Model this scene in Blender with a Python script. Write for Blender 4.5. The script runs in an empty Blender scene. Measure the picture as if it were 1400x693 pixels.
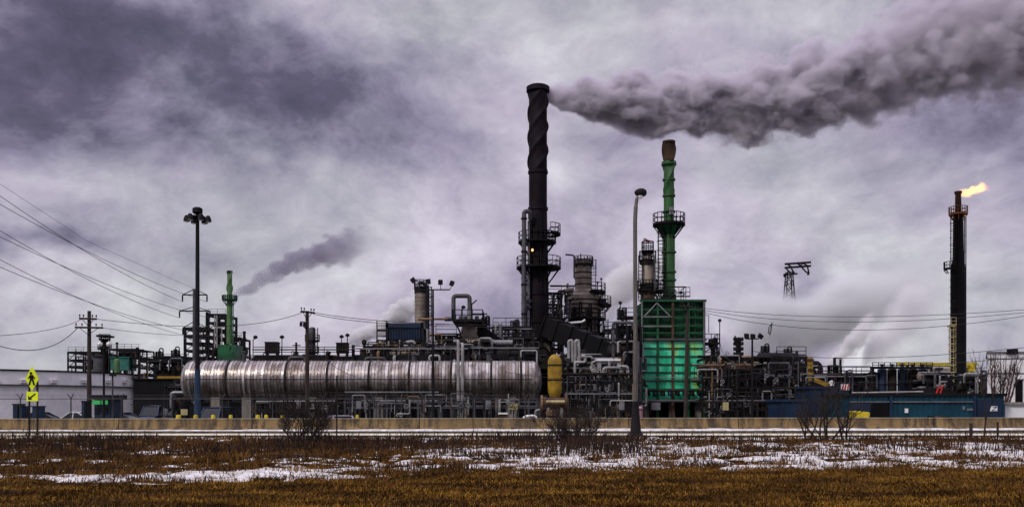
import bpy, math, random
import numpy as np
from mathutils import Vector

# ------------------------------------------------------------------ basics
F, CX, HY, CZ = 1212.0, 700.0, 552.0, 1.6      # lens (px), centre column, horizon row of the 1400 px photo, eye height
YG = -0.7                                       # the plant yard lies below the road
SC = bpy.context.scene
COL = SC.collection
R = math.radians


def X(px, d): return (px - CX) * d / F
def Z(py, d): return CZ + (HY - py) * d / F
def S(n, d): return n * d / F
def P(px, py, d): return Vector((X(px, d), d, Z(py, d)))
def V(*a): return Vector(a)


def tag(o, label=None, cat=None, group=None, kind=None):
    if label: o['label'] = label
    if cat: o['category'] = cat
    if group: o['group'] = group
    if kind: o['kind'] = kind
    return o


def thing(name, label, cat, loc, group=None):
    o = bpy.data.objects.new(name, None)
    COL.objects.link(o)
    o.location = loc
    o.empty_display_size = 0.3
    return tag(o, label, cat, group, 'thing')


WLOC = {}


def wloc(o):
    if o is None: return Vector((0, 0, 0))
    return Vector(o.location) + wloc(o.parent)


def copy_tree(o, parent=None):
    c = o.copy()
    COL.objects.link(c)
    c.parent = parent
    for ch in list(o.children):
        copy_tree(ch, c)
    return c


def fillet(pts, rad, k=4):
    pts = [Vector(p) for p in pts]
    out = [pts[0]]
    for i in range(1, len(pts) - 1):
        a, b, c = pts[i - 1], pts[i], pts[i + 1]
        u, w = (a - b), (c - b)
        lu, lw = u.length, w.length
        if lu < 1e-6 or lw < 1e-6: continue
        r = min(rad, lu * .45, lw * .45)
        p0, p1 = b + u / lu * r, b + w / lw * r
        for j in range(k + 1):
            t = j / k
            out.append(p0 * (1 - t) ** 2 + b * 2 * t * (1 - t) + p1 * t * t)
    out.append(pts[-1])
    return out


class MB:
    def __init__(s):
        s.v, s.f = [], []

    def add(s, vs, fs):
        n = len(s.v)
        s.v.extend(tuple(p) for p in vs)
        s.f.extend([tuple(i + n for i in q) for q in fs])
        return s

    def box(s, x0, x1, y0, y1, z0, z1):
        vs = [(x0, y0, z0), (x1, y0, z0), (x1, y1, z0), (x0, y1, z0), (x0, y0, z1), (x1, y0, z1), (x1, y1, z1), (x0, y1, z1)]
        return s.add(vs, [(3, 2, 1, 0), (4, 5, 6, 7), (0, 1, 5, 4), (1, 2, 6, 5), (2, 3, 7, 6), (3, 0, 4, 7)])

    def cbox(s, c, sx, sy, sz, rz=0):
        ca, sa = math.cos(rz), math.sin(rz)
        vs = []
        for dz in (-.5, .5):
            for dx, dy in ((-.5, -.5), (.5, -.5), (.5, .5), (-.5, .5)):
                x, y = dx * sx, dy * sy
                vs.append((c[0] + x * ca - y * sa, c[1] + x * sa + y * ca, c[2] + dz * sz))
        return s.add(vs, [(3, 2, 1, 0), (4, 5, 6, 7), (0, 1, 5, 4), (1, 2, 6, 5), (2, 3, 7, 6), (3, 0, 4, 7)])

    def beam(s, p, q, w, h=None):
        h = h or w
        p, q = Vector(p), Vector(q)
        t = (q - p)
        if t.length < 1e-6: return s
        t.normalize()
        up = Vector((0, 0, 1)) if abs(t.z) < .95 else Vector((0, 1, 0))
        a = t.cross(up).normalized() * w / 2
        b = a.cross(t).normalized() * h / 2
        vs = [p - a - b, p + a - b, p + a + b, p - a + b, q - a - b, q + a - b, q + a + b, q - a + b]
        return s.add(vs, [(3, 2, 1, 0), (4, 5, 6, 7), (0, 1, 5, 4), (1, 2, 6, 5), (2, 3, 7, 6), (3, 0, 4, 7)])

    def path(s, pts, r, n=8, cap=True):
        pts = [Vector(p) for p in pts]
        m = len(pts)
        rs = r if isinstance(r, (list, tuple)) else [r] * m
        tang = []
        for i in range(m):
            t = pts[min(i + 1, m - 1)] - pts[max(i - 1, 0)]
            tang.append(t.normalized() if t.length > 1e-9 else Vector((0, 0, 1)))
        t0 = tang[0]
        nn = t0.cross(Vector((0, 0, 1)) if abs(t0.z) < .9 else Vector((0, 1, 0))).normalized()
        vs = []
        for i in range(m):
            t = tang[i]
            nn = (nn - t * nn.dot(t))
            nn = nn.normalized() if nn.length > 1e-6 else t.orthogonal().normalized()
            b = t.cross(nn)
            for j in range(n):
                a = 2 * math.pi * j / n
                vs.append(pts[i] + (nn * math.cos(a) + b * math.sin(a)) * rs[i])
        fs = []
        for i in range(m - 1):
            for j in range(n):
                k = (j + 1) % n
                fs.append((i * n + j, i * n + k, (i + 1) * n + k, (i + 1) * n + j))
        if cap:
            fs.append(tuple(range(n - 1, -1, -1)))
            fs.append(tuple(range((m - 1) * n, m * n)))
        return s.add(vs, fs)

    def tube(s, p, q, r, r2=None, n=8):
        return s.path([p, q], [r, r if r2 is None else r2], n)

    def pipe(s, pts, r, n=8, bend=2.5):
        return s.path(fillet(pts, r * bend), r, n)

    def lathe(s, o, prof, n=24, axis='z', a0=0, a1=360):
        """prof: (radius, distance along the axis) from the origin o"""
        o = Vector(o)
        full = abs(a1 - a0) >= 360
        m = n if full else n + 1
        vs = []
        for r, h in prof:
            for j in range(m):
                a = R(a0 + (a1 - a0) * j / n)
                c, d = r * math.cos(a), r * math.sin(a)
                vs.append(o + (Vector((c, d, h)) if axis == 'z' else Vector((h, c, d)) if axis == 'x' else Vector((d, h, c))))
        fs = []
        for i in range(len(prof) - 1):
            for j in range(n):
                k = (j + 1) % m
                fs.append((i * m + j, i * m + k, (i + 1) * m + k, (i + 1) * m + j))
        if full:
            if prof[0][0] > 1e-4: fs.append(tuple(range(m - 1, -1, -1)))
            if prof[-1][0] > 1e-4: fs.append(tuple(range((len(prof) - 1) * m, len(prof) * m)))
        return s.add(vs, fs)

    def prism(s, poly, fn, t0, t1):
        """poly: 2-D outline; fn(u, v, t) -> point; extruded from t0 to t1"""
        n = len(poly)
        vs = [fn(u, v, t0) for u, v in poly] + [fn(u, v, t1) for u, v in poly]
        fs = [tuple(range(n)), tuple(range(2 * n - 1, n - 1, -1))]
        for i in range(n):
            j = (i + 1) % n
            fs.append((j, i, i + n, j + n))
        return s.add(vs, fs)

    def rail(s, pts, h=1.1, r=.035, sp=1.6):
        pts = [Vector(p) for p in pts]
        for a, b in zip(pts[:-1], pts[1:]):
            L = (b - a).length
            k = max(1, round(L / sp))
            for i in range(k + 1):
                q = a.lerp(b, i / k)
                s.beam(q, q + Vector((0, 0, h)), r * 1.5)
            for hh in (h, h * .52):
                s.beam(a + Vector((0, 0, hh)), b + Vector((0, 0, hh)), r * 1.7)
            s.beam(a + Vector((0, 0, .08)), b + Vector((0, 0, .08)), r * .8, .16)
        return s

    def ladder(s, x, y, z0, z1, w=.5, r=.03, cage=False, step=.45):
        for sx in (-w / 2, w / 2):
            s.beam((x + sx, y, z0), (x + sx, y, z1), r * 2)
        k = int((z1 - z0) / step)
        for i in range(1, k):
            z = z0 + i * step
            s.beam((x - w / 2, y, z), (x + w / 2, y, z), r * 1.4)
        if cage:
            z = z0 + 2.2
            while z < z1:
                pts = [Vector((x + w * .75 * math.cos(a), y - w * .9 * math.sin(a), z)) for a in [R(t) for t in range(0, 181, 30)]]
                s.path(pts, r, 4)
                z += 1.1
            for a in (30, 90, 150):
                s.beam((x + w * .75 * math.cos(R(a)), y - w * .9 * math.sin(R(a)), z0 + 2.2), (x + w * .75 * math.cos(R(a)), y - w * .9 * math.sin(R(a)), z1), r)
        return s

    def build(s, name, mat, parent=None, label=None, sharp=35):
        me = bpy.data.meshes.new(name)
        o0 = wloc(parent)
        vs = np.array(s.v, dtype=np.float64).reshape(-1, 3)
        if parent is not None: vs = vs - np.array(o0)
        me.from_pydata(vs.tolist(), [], s.f)
        me.update()
        me.polygons.foreach_set('use_smooth', [True] * len(me.polygons))
        me.set_sharp_from_angle(angle=R(sharp))
        if mat is not None: me.materials.append(mat)
        o = bpy.data.objects.new(name, me)
        COL.objects.link(o)
        o.parent = parent
        if label: o['label'] = label
        return o


def np_mesh(name, verts, faces, mat, smooth=False):
    """verts (n,3), faces (m,k) numpy arrays of equal-sized faces"""
    me = bpy.data.meshes.new(name)
    n, (m, k) = len(verts), faces.shape
    me.vertices.add(n)
    me.vertices.foreach_set('co', np.ascontiguousarray(verts, dtype=np.float32).ravel())
    me.loops.add(m * k)
    me.loops.foreach_set('vertex_index', np.ascontiguousarray(faces, dtype=np.int32).ravel())
    me.polygons.add(m)
    me.polygons.foreach_set('loop_start', np.arange(0, m * k, k, dtype=np.int32))
    me.polygons.foreach_set('use_smooth', [smooth] * m)
    me.update(calc_edges=True)
    me.materials.append(mat)
    o = bpy.data.objects.new(name, me)
    COL.objects.link(o)
    return o


def vnoise(x, y, seed=0):
    """2-D value noise in 0..1"""
    rs = np.random.RandomState(seed)
    t = rs.rand(256, 256)
    xi, yi = np.floor(x).astype(int), np.floor(y).astype(int)
    fx, fy = x - xi, y - yi
    fx, fy = fx * fx * (3 - 2 * fx), fy * fy * (3 - 2 * fy)
    g = lambda a, b: t[a & 255, b & 255]
    return (g(xi, yi) * (1 - fx) + g(xi + 1, yi) * fx) * (1 - fy) + (g(xi, yi + 1) * (1 - fx) + g(xi + 1, yi + 1) * fx) * fy


def fbm(x, y, oct=5, seed=0, gain=.55):
    s, a, n = 0, 1, 0
    for i in range(oct):
        s = s + a * vnoise(x * 2 ** i + 17.3 * i, y * 2 ** i + 9.1 * i, seed + i)
        n += a
        a *= gain
    return s / n


# ------------------------------------------------------------------ node helpers
class NT:
    def __init__(s, tree):
        s.t = tree
        s.n, s.l = tree.nodes, tree.links

    def node(s, typ, **kw):
        nd = s.n.new(typ)
        for k, v in kw.items(): setattr(nd, k, v)
        return nd

    def put(s, sock, val):
        if hasattr(val, 'is_output') or isinstance(val, bpy.types.NodeSocket): s.l.new(val, sock)
        elif val is not None: sock.default_value = val

    def math(s, op, a, b=None, clamp=False):
        nd = s.node('ShaderNodeMath', operation=op, use_clamp=clamp)
        s.put(nd.inputs[0], a)
        if b is not None: s.put(nd.inputs[1], b)
        return nd.outputs[0]

    def vmath(s, op, a, b=None):
        nd = s.node('ShaderNodeVectorMath', operation=op)
        s.put(nd.inputs[0], a)
        if b is not None: s.put(nd.inputs[1], b)
        return nd.outputs['Value'] if op in ('LENGTH', 'DISTANCE', 'DOT_PRODUCT') else nd.outputs[0]

    def noise(s, vec, scale, detail=4, rough=.55, out='Fac', dist=0):
        nd = s.node('ShaderNodeTexNoise')
        s.put(nd.inputs['Vector'], vec)
        nd.inputs['Scale'].default_value = scale
        nd.inputs['Detail'].default_value = detail
        nd.inputs['Roughness'].default_value = rough
        nd.inputs['Distortion'].default_value = dist
        return nd.outputs[out]

    def ramp(s, fac, stops, interp='LINEAR'):
        nd = s.node('ShaderNodeValToRGB')
        cr = nd.color_ramp
        cr.interpolation = interp
        while len(cr.elements) > 1: cr.elements.remove(cr.elements[-1])
        for i, (p, c) in enumerate(stops):
            e = cr.elements[0] if i == 0 else cr.elements.new(p)
            e.position = p
            e.color = (c, c, c, 1) if isinstance(c, (int, float)) else (*c, 1)
        s.put(nd.inputs[0], fac)
        return nd.outputs[0]

    def mix(s, fac, a, b, blend='MIX'):
        nd = s.node('ShaderNodeMix', data_type='RGBA', blend_type=blend)
        s.put(nd.inputs[0], fac)
        s.put(nd.inputs[6], (*a, 1) if isinstance(a, tuple) and len(a) == 3 else a)
        s.put(nd.inputs[7], (*b, 1) if isinstance(b, tuple) and len(b) == 3 else b)
        return nd.outputs[2]

    def maprange(s, v, a, b, c=0.0, d=1.0, smooth=True):
        nd = s.node('ShaderNodeMapRange', interpolation_type='SMOOTHSTEP' if smooth else 'LINEAR')
        for i, q in enumerate((v, a, b, c, d)): s.put(nd.inputs[i], q)
        return nd.outputs[0]

    def scale(s, vec, xyz):
        return s.vmath('MULTIPLY', vec, xyz)


def new_mat(name):
    m = bpy.data.materials.new(name)
    m.use_nodes = True
    nt = NT(m.node_tree)
    return m, nt, nt.n['Principled BSDF'], nt.n['Material Output']


MATS = {}


def mat(name, col, rough=.6, metal=0.0, var=.25, scale=.8, rust=0.0, rustcol=(.10, .045, .02), grime=.35, bump=.15, bscale=6, spec=.4):
    """worn painted or bare metal and the like: tonal variation, vertical grime runs, rust blotches"""
    m, nt, b, out = new_mat(name)
    pos = nt.node('ShaderNodeNewGeometry').outputs['Position']
    n1 = nt.noise(pos, scale, 5, .6)
    n2 = nt.noise(nt.scale(pos, (2.2, 2.2, .25)), 1.6, 4, .6)
    lo = tuple(c * (1 - var) for c in col)
    hi = tuple(min(1, c * (1 + var)) for c in col)
    c = nt.mix(nt.maprange(n1, .3, .7), lo, hi)
    if grime:
        g = nt.maprange(n2, .5, .72)
        c = nt.mix(nt.math('MULTIPLY', g, grime), c, tuple(x * .35 for x in col))
    if rust:
        n3 = nt.noise(nt.scale(pos, (1.3, 1.3, .5)), 1.1, 6, .7)
        rmask = nt.maprange(n3, .66 - rust * .3, .72 - rust * .2)
        c = nt.mix(rmask, c, rustcol)
        nt.put(b.inputs['Metallic'], nt.math('MULTIPLY', nt.math('SUBTRACT', 1.0, rmask), metal))
        nt.put(b.inputs['Roughness'], nt.maprange(rmask, 0, 1, rough, .85))
    else:
        b.inputs['Metallic'].default_value = metal
        nt.put(b.inputs['Roughness'], nt.maprange(n1, .25, .75, max(.05, rough - .1), min(1, rough + .1)))
    nt.put(b.inputs['Base Color'], c)
    b.inputs['Specular IOR Level'].default_value = spec
    if bump:
        bm = nt.node('ShaderNodeBump')
        bm.inputs['Strength'].default_value = bump
        bm.inputs['Distance'].default_value = .03
        nt.put(bm.inputs['Height'], nt.noise(pos, bscale, 4, .6))
        nt.put(b.inputs['Normal'], bm.outputs[0])
    MATS[name] = m
    return m


M = {}
M['black'] = mat('black_steel', (.006, .0055, .0065), .65, 0, .35, rust=.12, rustcol=(.018, .009, .007), spec=.12)
M['soot'] = mat('sooty_stack_paint', (.008, .0055, .0085), .65, 0, .5, .5, rust=.25, rustcol=(.022, .008, .008), grime=.5, spec=.12)
M['dark'] = mat('dark_structural_steel', (.010, .0095, .011), .65, 0, .4, rust=.2, rustcol=(.028, .015, .009), spec=.15)
M['dark2'] = mat('weathered_brown_steel', (.018, .015, .013), .7, 0, .4, rust=.35, rustcol=(.04, .02, .01), spec=.15)
M['grey'] = mat('dull_grey_pipe', (.075, .075, .08), .55, .2, .35, rust=.15, spec=.25)
M['galv'] = mat('galvanised_steel', (.22, .22, .225), .5, .4, .25)
M['pale'] = mat('pale_lagged_pipe', (.30, .295, .285), .5, .2, .3, rust=.12)
M['white'] = mat('white_paint', (.86, .85, .84), .5, 0, .06, grime=.15)
M['silver'] = mat('aluminium_cladding', (.52, .49, .47), .42, .55, .3, .9, grime=.5)
M['rust'] = mat('rusty_brown_metal', (.085, .042, .02), .75, .1, .45, rust=.3, rustcol=(.06, .025, .015))
M['rustpipe'] = mat('rust_streaked_pipe', (.22, .13, .07), .65, .2, .4, rust=.3)
M['lagging'] = mat('brown_grey_lagging', (.25, .205, .165), .5, .3, .3, grime=.5)
M['greystack'] = mat('green_stack_paint', (.020, .085, .018), .55, 0, .25, .6, rust=.12, rustcol=(.05, .055, .02))
M['greenleft'] = mat('olive_green_stack_paint', (.075, .155, .05), .6, 0, .25, .6, rust=.08, rustcol=(.06, .1, .03))
M['greendark'] = mat('dark_green_paint', (.006, .075, .026), .55, 0, .6, .5, rust=.25, rustcol=(.008, .018, .010), grime=.6)
M['teal'] = mat('dark_teal_paint', (.02, .13, .10), .6, 0, .4)
M['yellow'] = mat('yellow_vessel_paint', (.34, .20, .012), .6, 0, .35, .9, rust=.25, rustcol=(.2, .09, .02), grime=.5)
M['ylw'] = mat('yellow_safety_paint', (.72, .55, .03), .5, 0, .15)
M['blue'] = mat('blue_panel_paint', (.005, .022, .06), .5, 0, .4, grime=.5)
M['navy'] = mat('navy_blue_paint', (.007, .020, .05), .5, 0, .35)
M['bluepole'] = mat('blue_pole_paint', (.012, .04, .085), .5, 0, .2)
M['shed'] = mat('teal_blue_sheet_steel', (.004, .052, .085), .5, .1, .25, .5, grime=.6)
M['lilac'] = mat('lilac_car_paint', (.36, .31, .42), .25, .2, .05, grime=0, bump=0)
M['carblack'] = mat('black_car_paint', (.012, .012, .015), .2, 0, .05, grime=0, bump=0)
M['carblue'] = mat('dark_blue_car_paint', (.03, .045, .09), .25, .2, .05, grime=0, bump=0)
M['carwhite'] = mat('off_white_car_paint', (.62, .62, .64), .3, 0, .05, grime=.1, bump=0)
M['glass'] = mat('dark_window_glass', (.012, .014, .018), .08, 0, 0, grime=0, bump=0, spec=.6)
M['tyre'] = mat('black_rubber', (.012, .012, .012), .85, 0, .2, grime=0)
M['wood'] = mat('weathered_dark_wood', (.035, .024, .018), .85, 0, .4, 2, grime=.4, bump=.4)
M['branch'] = mat('dark_bare_bark', (.022, .014, .012), .9, 0, .4, 3, grime=0)
M['redbranch'] = mat('reddish_bare_bark', (.07, .035, .03), .9, 0, .4, 3, grime=0)
M['lamp'] = mat('pale_lamp_lens', (.8, .8, .78), .25, 0, .03, grime=0, bump=0)
M['wire'] = mat('dark_cable', (.018, .017, .02), .6, 0, .1, grime=0, bump=0)
M['sign'] = mat('fluorescent_sign_sheeting', (.68, .80, .015), .4, 0, .05, grime=.08, bump=0)
M['pink'] = mat('dull_pink_plastic', (.40, .2, .24), .6, 0, .1)
M['red'] = mat('red_paint', (.5, .03, .03), .5, 0, .15)
M['orange'] = mat('orange_brown_paint', (.35, .13, .03), .6, 0, .3)
M['greensign'] = mat('bright_green_panel', (.07, .58, .15), .5, 0, .1, grime=.1)
M['cream'] = mat('cream_board', (.5, .42, .2), .6, 0, .1)


def mat_concrete(name, col, dark, streak=.7):
    m, nt, b, out = new_mat(name)
    pos = nt.node('ShaderNodeNewGeometry').outputs['Position']
    a = nt.noise(nt.scale(pos, (1.6, 1.6, .22)), 1.3, 6, .65)
    c2 = nt.noise(pos, .35, 4, .6)
    c = nt.mix(nt.maprange(a, .40, .62), dark, col)
    c = nt.mix(nt.math('MULTIPLY', nt.maprange(c2, .4, .65), .55), c, tuple(x * .55 for x in col))
    fine = nt.noise(pos, 14, 3, .6)
    c = nt.mix(nt.math('MULTIPLY', nt.maprange(fine, .45, .7), .3), c, (.34, .30, .24))
    nt.put(b.inputs['Base Color'], c)
    b.inputs['Roughness'].default_value = .9
    bm = nt.node('ShaderNodeBump')
    bm.inputs['Strength'].default_value = .35
    bm.inputs['Distance'].default_value = .03
    nt.put(bm.inputs['Height'], fine)
    nt.put(b.inputs['Normal'], bm.outputs[0])
    return m


M['barrier'] = mat_concrete('ochre_stained_concrete', (.27, .17, .06), (.045, .028, .013))
M['coping'] = mat_concrete('pale_concrete_edge', (.40, .35, .24), (.2, .16, .1))
M['concrete'] = mat_concrete('grey_concrete', (.30, .28, .25), (.15, .13, .11))


def mat_vessel():
    m, nt, b, out = new_mat('ribbed_aluminium_lagging')
    pos = nt.node('ShaderNodeNewGeometry').outputs['Position']
    # every clad strip is its own sheet: brightness steps along the length
    nd = nt.node('ShaderNodeTexWhiteNoise', noise_dimensions='1D')
    sx = nt.node('ShaderNodeSeparateXYZ')
    nt.put(sx.inputs[0], pos)
    nt.put(nd.inputs['W'], nt.math('FLOOR', nt.math('MULTIPLY', sx.outputs[0], 3.0)))
    strip = nd.outputs[0]
    c = nt.mix(strip, (.27, .235, .21), (.74, .69, .645))
    st = nt.noise(nt.scale(pos, (3.0, .5, .22)), 1.5, 5, .65)
    c = nt.mix(nt.math('MULTIPLY', nt.maprange(st, .48, .7), .55), c, (.16, .085, .045))
    big = nt.noise(nt.scale(pos, (.25, 1, 1)), .8, 4, .6)
    c = nt.mix(nt.math('MULTIPLY', nt.maprange(big, .5, .75), .4), c, (.22, .14, .08))
    dk = nt.noise(nt.scale(pos, (.9, .4, .5)), 1.0, 6, .65)
    c = nt.mix(nt.math('MULTIPLY', nt.maprange(dk, .46, .62), .7), c, (.10, .07, .05))
    SEAMC = c
    b.inputs['Metallic'].default_value = .9
    nt.put(b.inputs['Roughness'], nt.maprange(st, .3, .7, .2, .36))
    ln = nt.math('LESS_THAN', nt.math('FRACT', nt.math('ADD', nt.math('MULTIPLY', sx.outputs[0], 3.0), .04)), .11)
    bm = nt.node('ShaderNodeBump')
    nt.put(b.inputs['Base Color'], nt.mix(nt.math('MULTIPLY', ln, .8), SEAMC, (.05, .04, .035)))
    bm.inputs['Strength'].default_value = .55
    bm.inputs['Distance'].default_value = .06
    nt.put(bm.inputs['Height'], nt.noise(pos, 2.2, 4, .6))
    nt.put(b.inputs['Normal'], bm.outputs[0])
    return m


M['vessel'] = mat_vessel()


def mat_green_panel():
    m, nt, b, out = new_mat('bright_green_fire_panel')
    pos = nt.node('ShaderNodeNewGeometry').outputs['Position']
    a = nt.noise(nt.scale(pos, (1, 1, .6)), .55, 5, .6)
    c = nt.ramp(a, [(.3, (.01, .22, .10)), (.44, (.012, .52, .26)), (.54, (.10, .74, .44)), (.64, (.30, .66, .16)), (.75, (.05, .4, .12))])
    st = nt.noise(nt.scale(pos, (2.5, 2.5, .3)), 1.2, 5, .65)
    c = nt.mix(nt.math('MULTIPLY', nt.maprange(st, .52, .72), .6), c, (.010, .07, .022))
    nt.put(b.inputs['Base Color'], c)
    b.inputs['Roughness'].default_value = .42
    bm = nt.node('ShaderNodeBump')
    bm.inputs['Strength'].default_value = .3
    nt.put(bm.inputs['Height'], nt.noise(pos, 3, 4, .6))
    nt.put(b.inputs['Normal'], bm.outputs[0])
    return m


M['greenpanel'] = mat_green_panel()
# ------------------------------------------------------------------ camera, render, light
cam = bpy.data.objects.new('camera', bpy.data.cameras.new('camera'))
COL.objects.link(cam)
cam.location = (0, 0, CZ)
cam.rotation_euler = (R(90), 0, 0)
cam.data.sensor_width = 36
cam.data.lens = F / 1400 * 36
cam.data.shift_y = (HY - 346.5) / 1400
cam.data.clip_end = 9000
cam.data.clip_start = .1
SC.camera = cam
SC.render.engine = 'CYCLES'
SC.cycles.use_denoising = True
SC.cycles.max_bounces = 8
SC.cycles.diffuse_bounces = 3
SC.cycles.glossy_bounces = 3
SC.cycles.transparent_max_bounces = 16
SC.cycles.volume_bounces = 4
SC.cycles.use_adaptive_sampling = True
SC.cycles.adaptive_threshold = .02
SC.view_settings.view_transform = 'Standard'
SC.view_settings.look = 'None'
SC.view_settings.exposure = .12
SC.view_settings.gamma = 1

SUN_EL, SUN_AZ = 43, -138        # azimuth from the view direction (+Y), positive to the right
sl = bpy.data.lights.new('sun', 'SUN')
sl.energy = 1.5
sl.angle = R(12)
sl.color = (1, .95, .88)
sun = bpy.data.objects.new('sun', sl)
COL.objects.link(sun)
sd = Vector((math.sin(R(SUN_AZ)) * math.cos(R(SUN_EL)), math.cos(R(SUN_AZ)) * math.cos(R(SUN_EL)), math.sin(R(SUN_EL))))
sun.rotation_euler = sd.to_track_quat('Z', 'Y').to_euler()

# ------------------------------------------------------------------ overcast sky: Nishita behind a ceiling of cloud
w = bpy.data.worlds.new('World')
SC.world = w
w.use_nodes = True
nt = NT(w.node_tree)
bg = nt.n['Background']
bg.inputs[1].default_value = .1
sky = nt.node('ShaderNodeTexSky', sky_type='NISHITA', sun_disc=False)
sky.sun_elevation = R(SUN_EL)
sky.sun_rotation = R(SUN_AZ)
d = nt.node('ShaderNodeTexCoord').outputs['Generated']
sx = nt.node('ShaderNodeSeparateXYZ')
nt.put(sx.inputs[0], d)
yy = nt.math('MAXIMUM', nt.math('ABSOLUTE', sx.outputs[1]), .25)
uv = nt.node('ShaderNodeCombineXYZ')
nt.put(uv.inputs[0], nt.math('DIVIDE', sx.outputs[0], yy))
nt.put(uv.inputs[1], nt.math('DIVIDE', sx.outputs[2], yy))
ds = nt.scale(d, (1, 1, 1.5))
wv = nt.vmath('SUBTRACT', nt.noise(ds, 3.2, 4, .6, out='Color'), (.5, .5, .5))
wv2 = nt.vmath('SUBTRACT', nt.noise(ds, 11, 4, .6, out='Color'), (.5, .5, .5))
uvw = nt.vmath('ADD', uv.outputs[0], nt.vmath('ADD', nt.scale(wv, (.34, .26, 0)), nt.scale(wv2, (.12, .10, 0))))
ds2 = nt.vmath('ADD', ds, nt.scale(wv, (.13, .13, .13)))
t = nt.math('ADD', .54, nt.math('MULTIPLY', nt.math('SUBTRACT', nt.noise(ds2, 3.6, 8, .63), .5), 1.1))
t = nt.math('ADD', t, nt.math('MULTIPLY', nt.math('SUBTRACT', nt.noise(ds2, 11, 7, .66), .5), .58))
# cloud masses by direction: photo column, row, half widths, weight
for (bx, by, rx, ry, wt) in (
        (300, 95, 230, 80, -.34), (50, 40, 200, 70, -.20), (420, 160, 110, 70, -.14), (560, 90, 120, 90, -.10), (575, 235, 110, 70, -.14),
        (640, 200, 70, 60, -.08), (160, 250, 230, 80, .13), (470, 260, 120, 70, .15), (700, 60, 180, 70, .12), (520, 330, 90, 45, .10),
        (640, 420, 70, 45, -.16), (900, 270, 120, 70, .10), (1130, 290, 110, 60, .11), (1000, 60, 160, 50, .10), (1330, 60, 130, 90, -.30),
        (1330, 170, 110, 60, -.16), (1120, 425, 95, 40, -.20), (1000, 430, 60, 40, -.10), (1215, 455, 45, 55, .22), (1150, 485, 28, 25, .20), (60, 375, 90, 22, -.26),
        (330, 440, 120, 50, .13), (560, 375, 90, 40, .14), (120, 460, 140, 50, .10), (1260, 400, 80, 70, .06), (860, 350, 80, 40, .10),
        (390, 430, 50, 30, -.08), (200, 420, 160, 45, .08), (470, 420, 90, 50, .10), (720, 400, 120, 60, .05), (980, 380, 90, 50, .08), (1060, 330, 100, 60, .06), (1380, 330, 90, 90, .06)):
    u0, v0 = (bx - CX) / F, (HY - by) / F
    q = nt.vmath('LENGTH', nt.scale(nt.vmath('SUBTRACT', uvw, (u0, v0, 0)), (F / rx, F / ry, 0)))
    g = nt.math('EXPONENT', nt.math('MULTIPLY', nt.math('MULTIPLY', q, q), -.7))
    t = nt.math('ADD', t, nt.math('MULTIPLY', g, wt))
cc = nt.ramp(t, [(0, (.060, .056, .082)), (.22, (.118, .108, .155)), (.42, (.265, .245, .315)), (.58, (.40, .375, .435)), (.74, (.54, .51, .555)), (1, (.80, .78, .80))])
tint = nt.noise(ds2, 2.6, 4, .6)
cc = nt.mix(nt.maprange(tint, .38, .66), nt.mix(1.0, cc, (.99, .955, 1.07), 'MULTIPLY'), nt.mix(1.0, cc, (.955, 1.01, 1.0), 'MULTIPLY'))
tint2 = nt.noise(ds2, 9, 3, .6)
cc = nt.mix(nt.math('MULTIPLY', nt.maprange(tint2, .52, .7), .6), cc, nt.mix(1.0, cc, (1.03, .97, 1.0), 'MULTIPLY'))
zen = nt.maprange(sx.outputs[2], .42, .85, 1.0, 2.7)       # an overcast sky is brightest overhead
cz = nt.vmath('SCALE', cc)
cz_node = cz.node
nt.put(cz_node.inputs['Scale'], nt.math('MULTIPLY', zen, 10.0))
final = nt.mix(.97, sky.outputs[0], cz)
nt.put(bg.inputs[0], final)

# ------------------------------------------------------------------ ground sheet (verge, dip to the plant yard, horizon)
def gz(y):
    y = np.asarray(y, float)
    t = np.clip((y - 60.5) / 2.0, 0, 1)
    return YG * t * t * (3 - 2 * t)


xs = np.concatenate([-np.geomspace(4000, 42, 26), np.linspace(-40, 40, 201), np.geomspace(42, 4000, 26)])
ys = np.concatenate([np.linspace(-60, 7, 12), np.linspace(8, 40, 108), np.linspace(41, 66, 26), np.geomspace(72, 4500, 30)])
gx, gy = np.meshgrid(xs, ys)


def lump(x, y):
    fade = np.clip((40.0 - y) / 2, 0, 1) * np.clip((y + 20) / 20, 0, 1) * np.clip((70 - np.abs(x)) / 20, 0, 1)
    return ((fbm(x * .35 + 50, y * .5 + 50, 4, 3) - .5) * .16 + (fbm(x * 1.6 + 50, y * 1.6 + 50, 3, 8) - .5) * .09 - .02) * fade


zz = gz(gy) + lump(gx, gy)
ny_, nx_ = gx.shape
idx = np.arange(ny_ * nx_).reshape(ny_, nx_)
quads = np.stack([idx[:-1, :-1], idx[:-1, 1:], idx[1:, 1:], idx[1:, :-1]], -1).reshape(-1, 4)


def mat_soil():
    m, nt, b, out = new_mat('dead_turf_soil')
    pos = nt.node('ShaderNodeNewGeometry').outputs['Position']
    a = nt.noise(pos, .7, 6, .65)
    f = nt.noise(pos, 9, 5, .7)
    c = nt.mix(nt.maprange(a, .35, .65), (.008, .004, .0012), (.035, .017, .003))
    c = nt.mix(nt.maprange(f, .4, .65), tuple(x * .4 for x in (.03, .018, .008)), c)
    nt.put(b.inputs['Base Color'], c)
    b.inputs['Roughness'].default_value = 1
    b.inputs['Specular IOR Level'].default_value = 0
    bm = nt.node('ShaderNodeBump')
    bm.inputs['Strength'].default_value = .8
    bm.inputs['Distance'].default_value = .06
    nt.put(bm.inputs['Height'], f)
    nt.put(b.inputs['Normal'], bm.outputs[0])
    return m


g = np_mesh('ground', np.stack([gx, gy, zz], -1).reshape(-1, 3), quads, mat_soil(), True)
tag(g, kind='structure')


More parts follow.
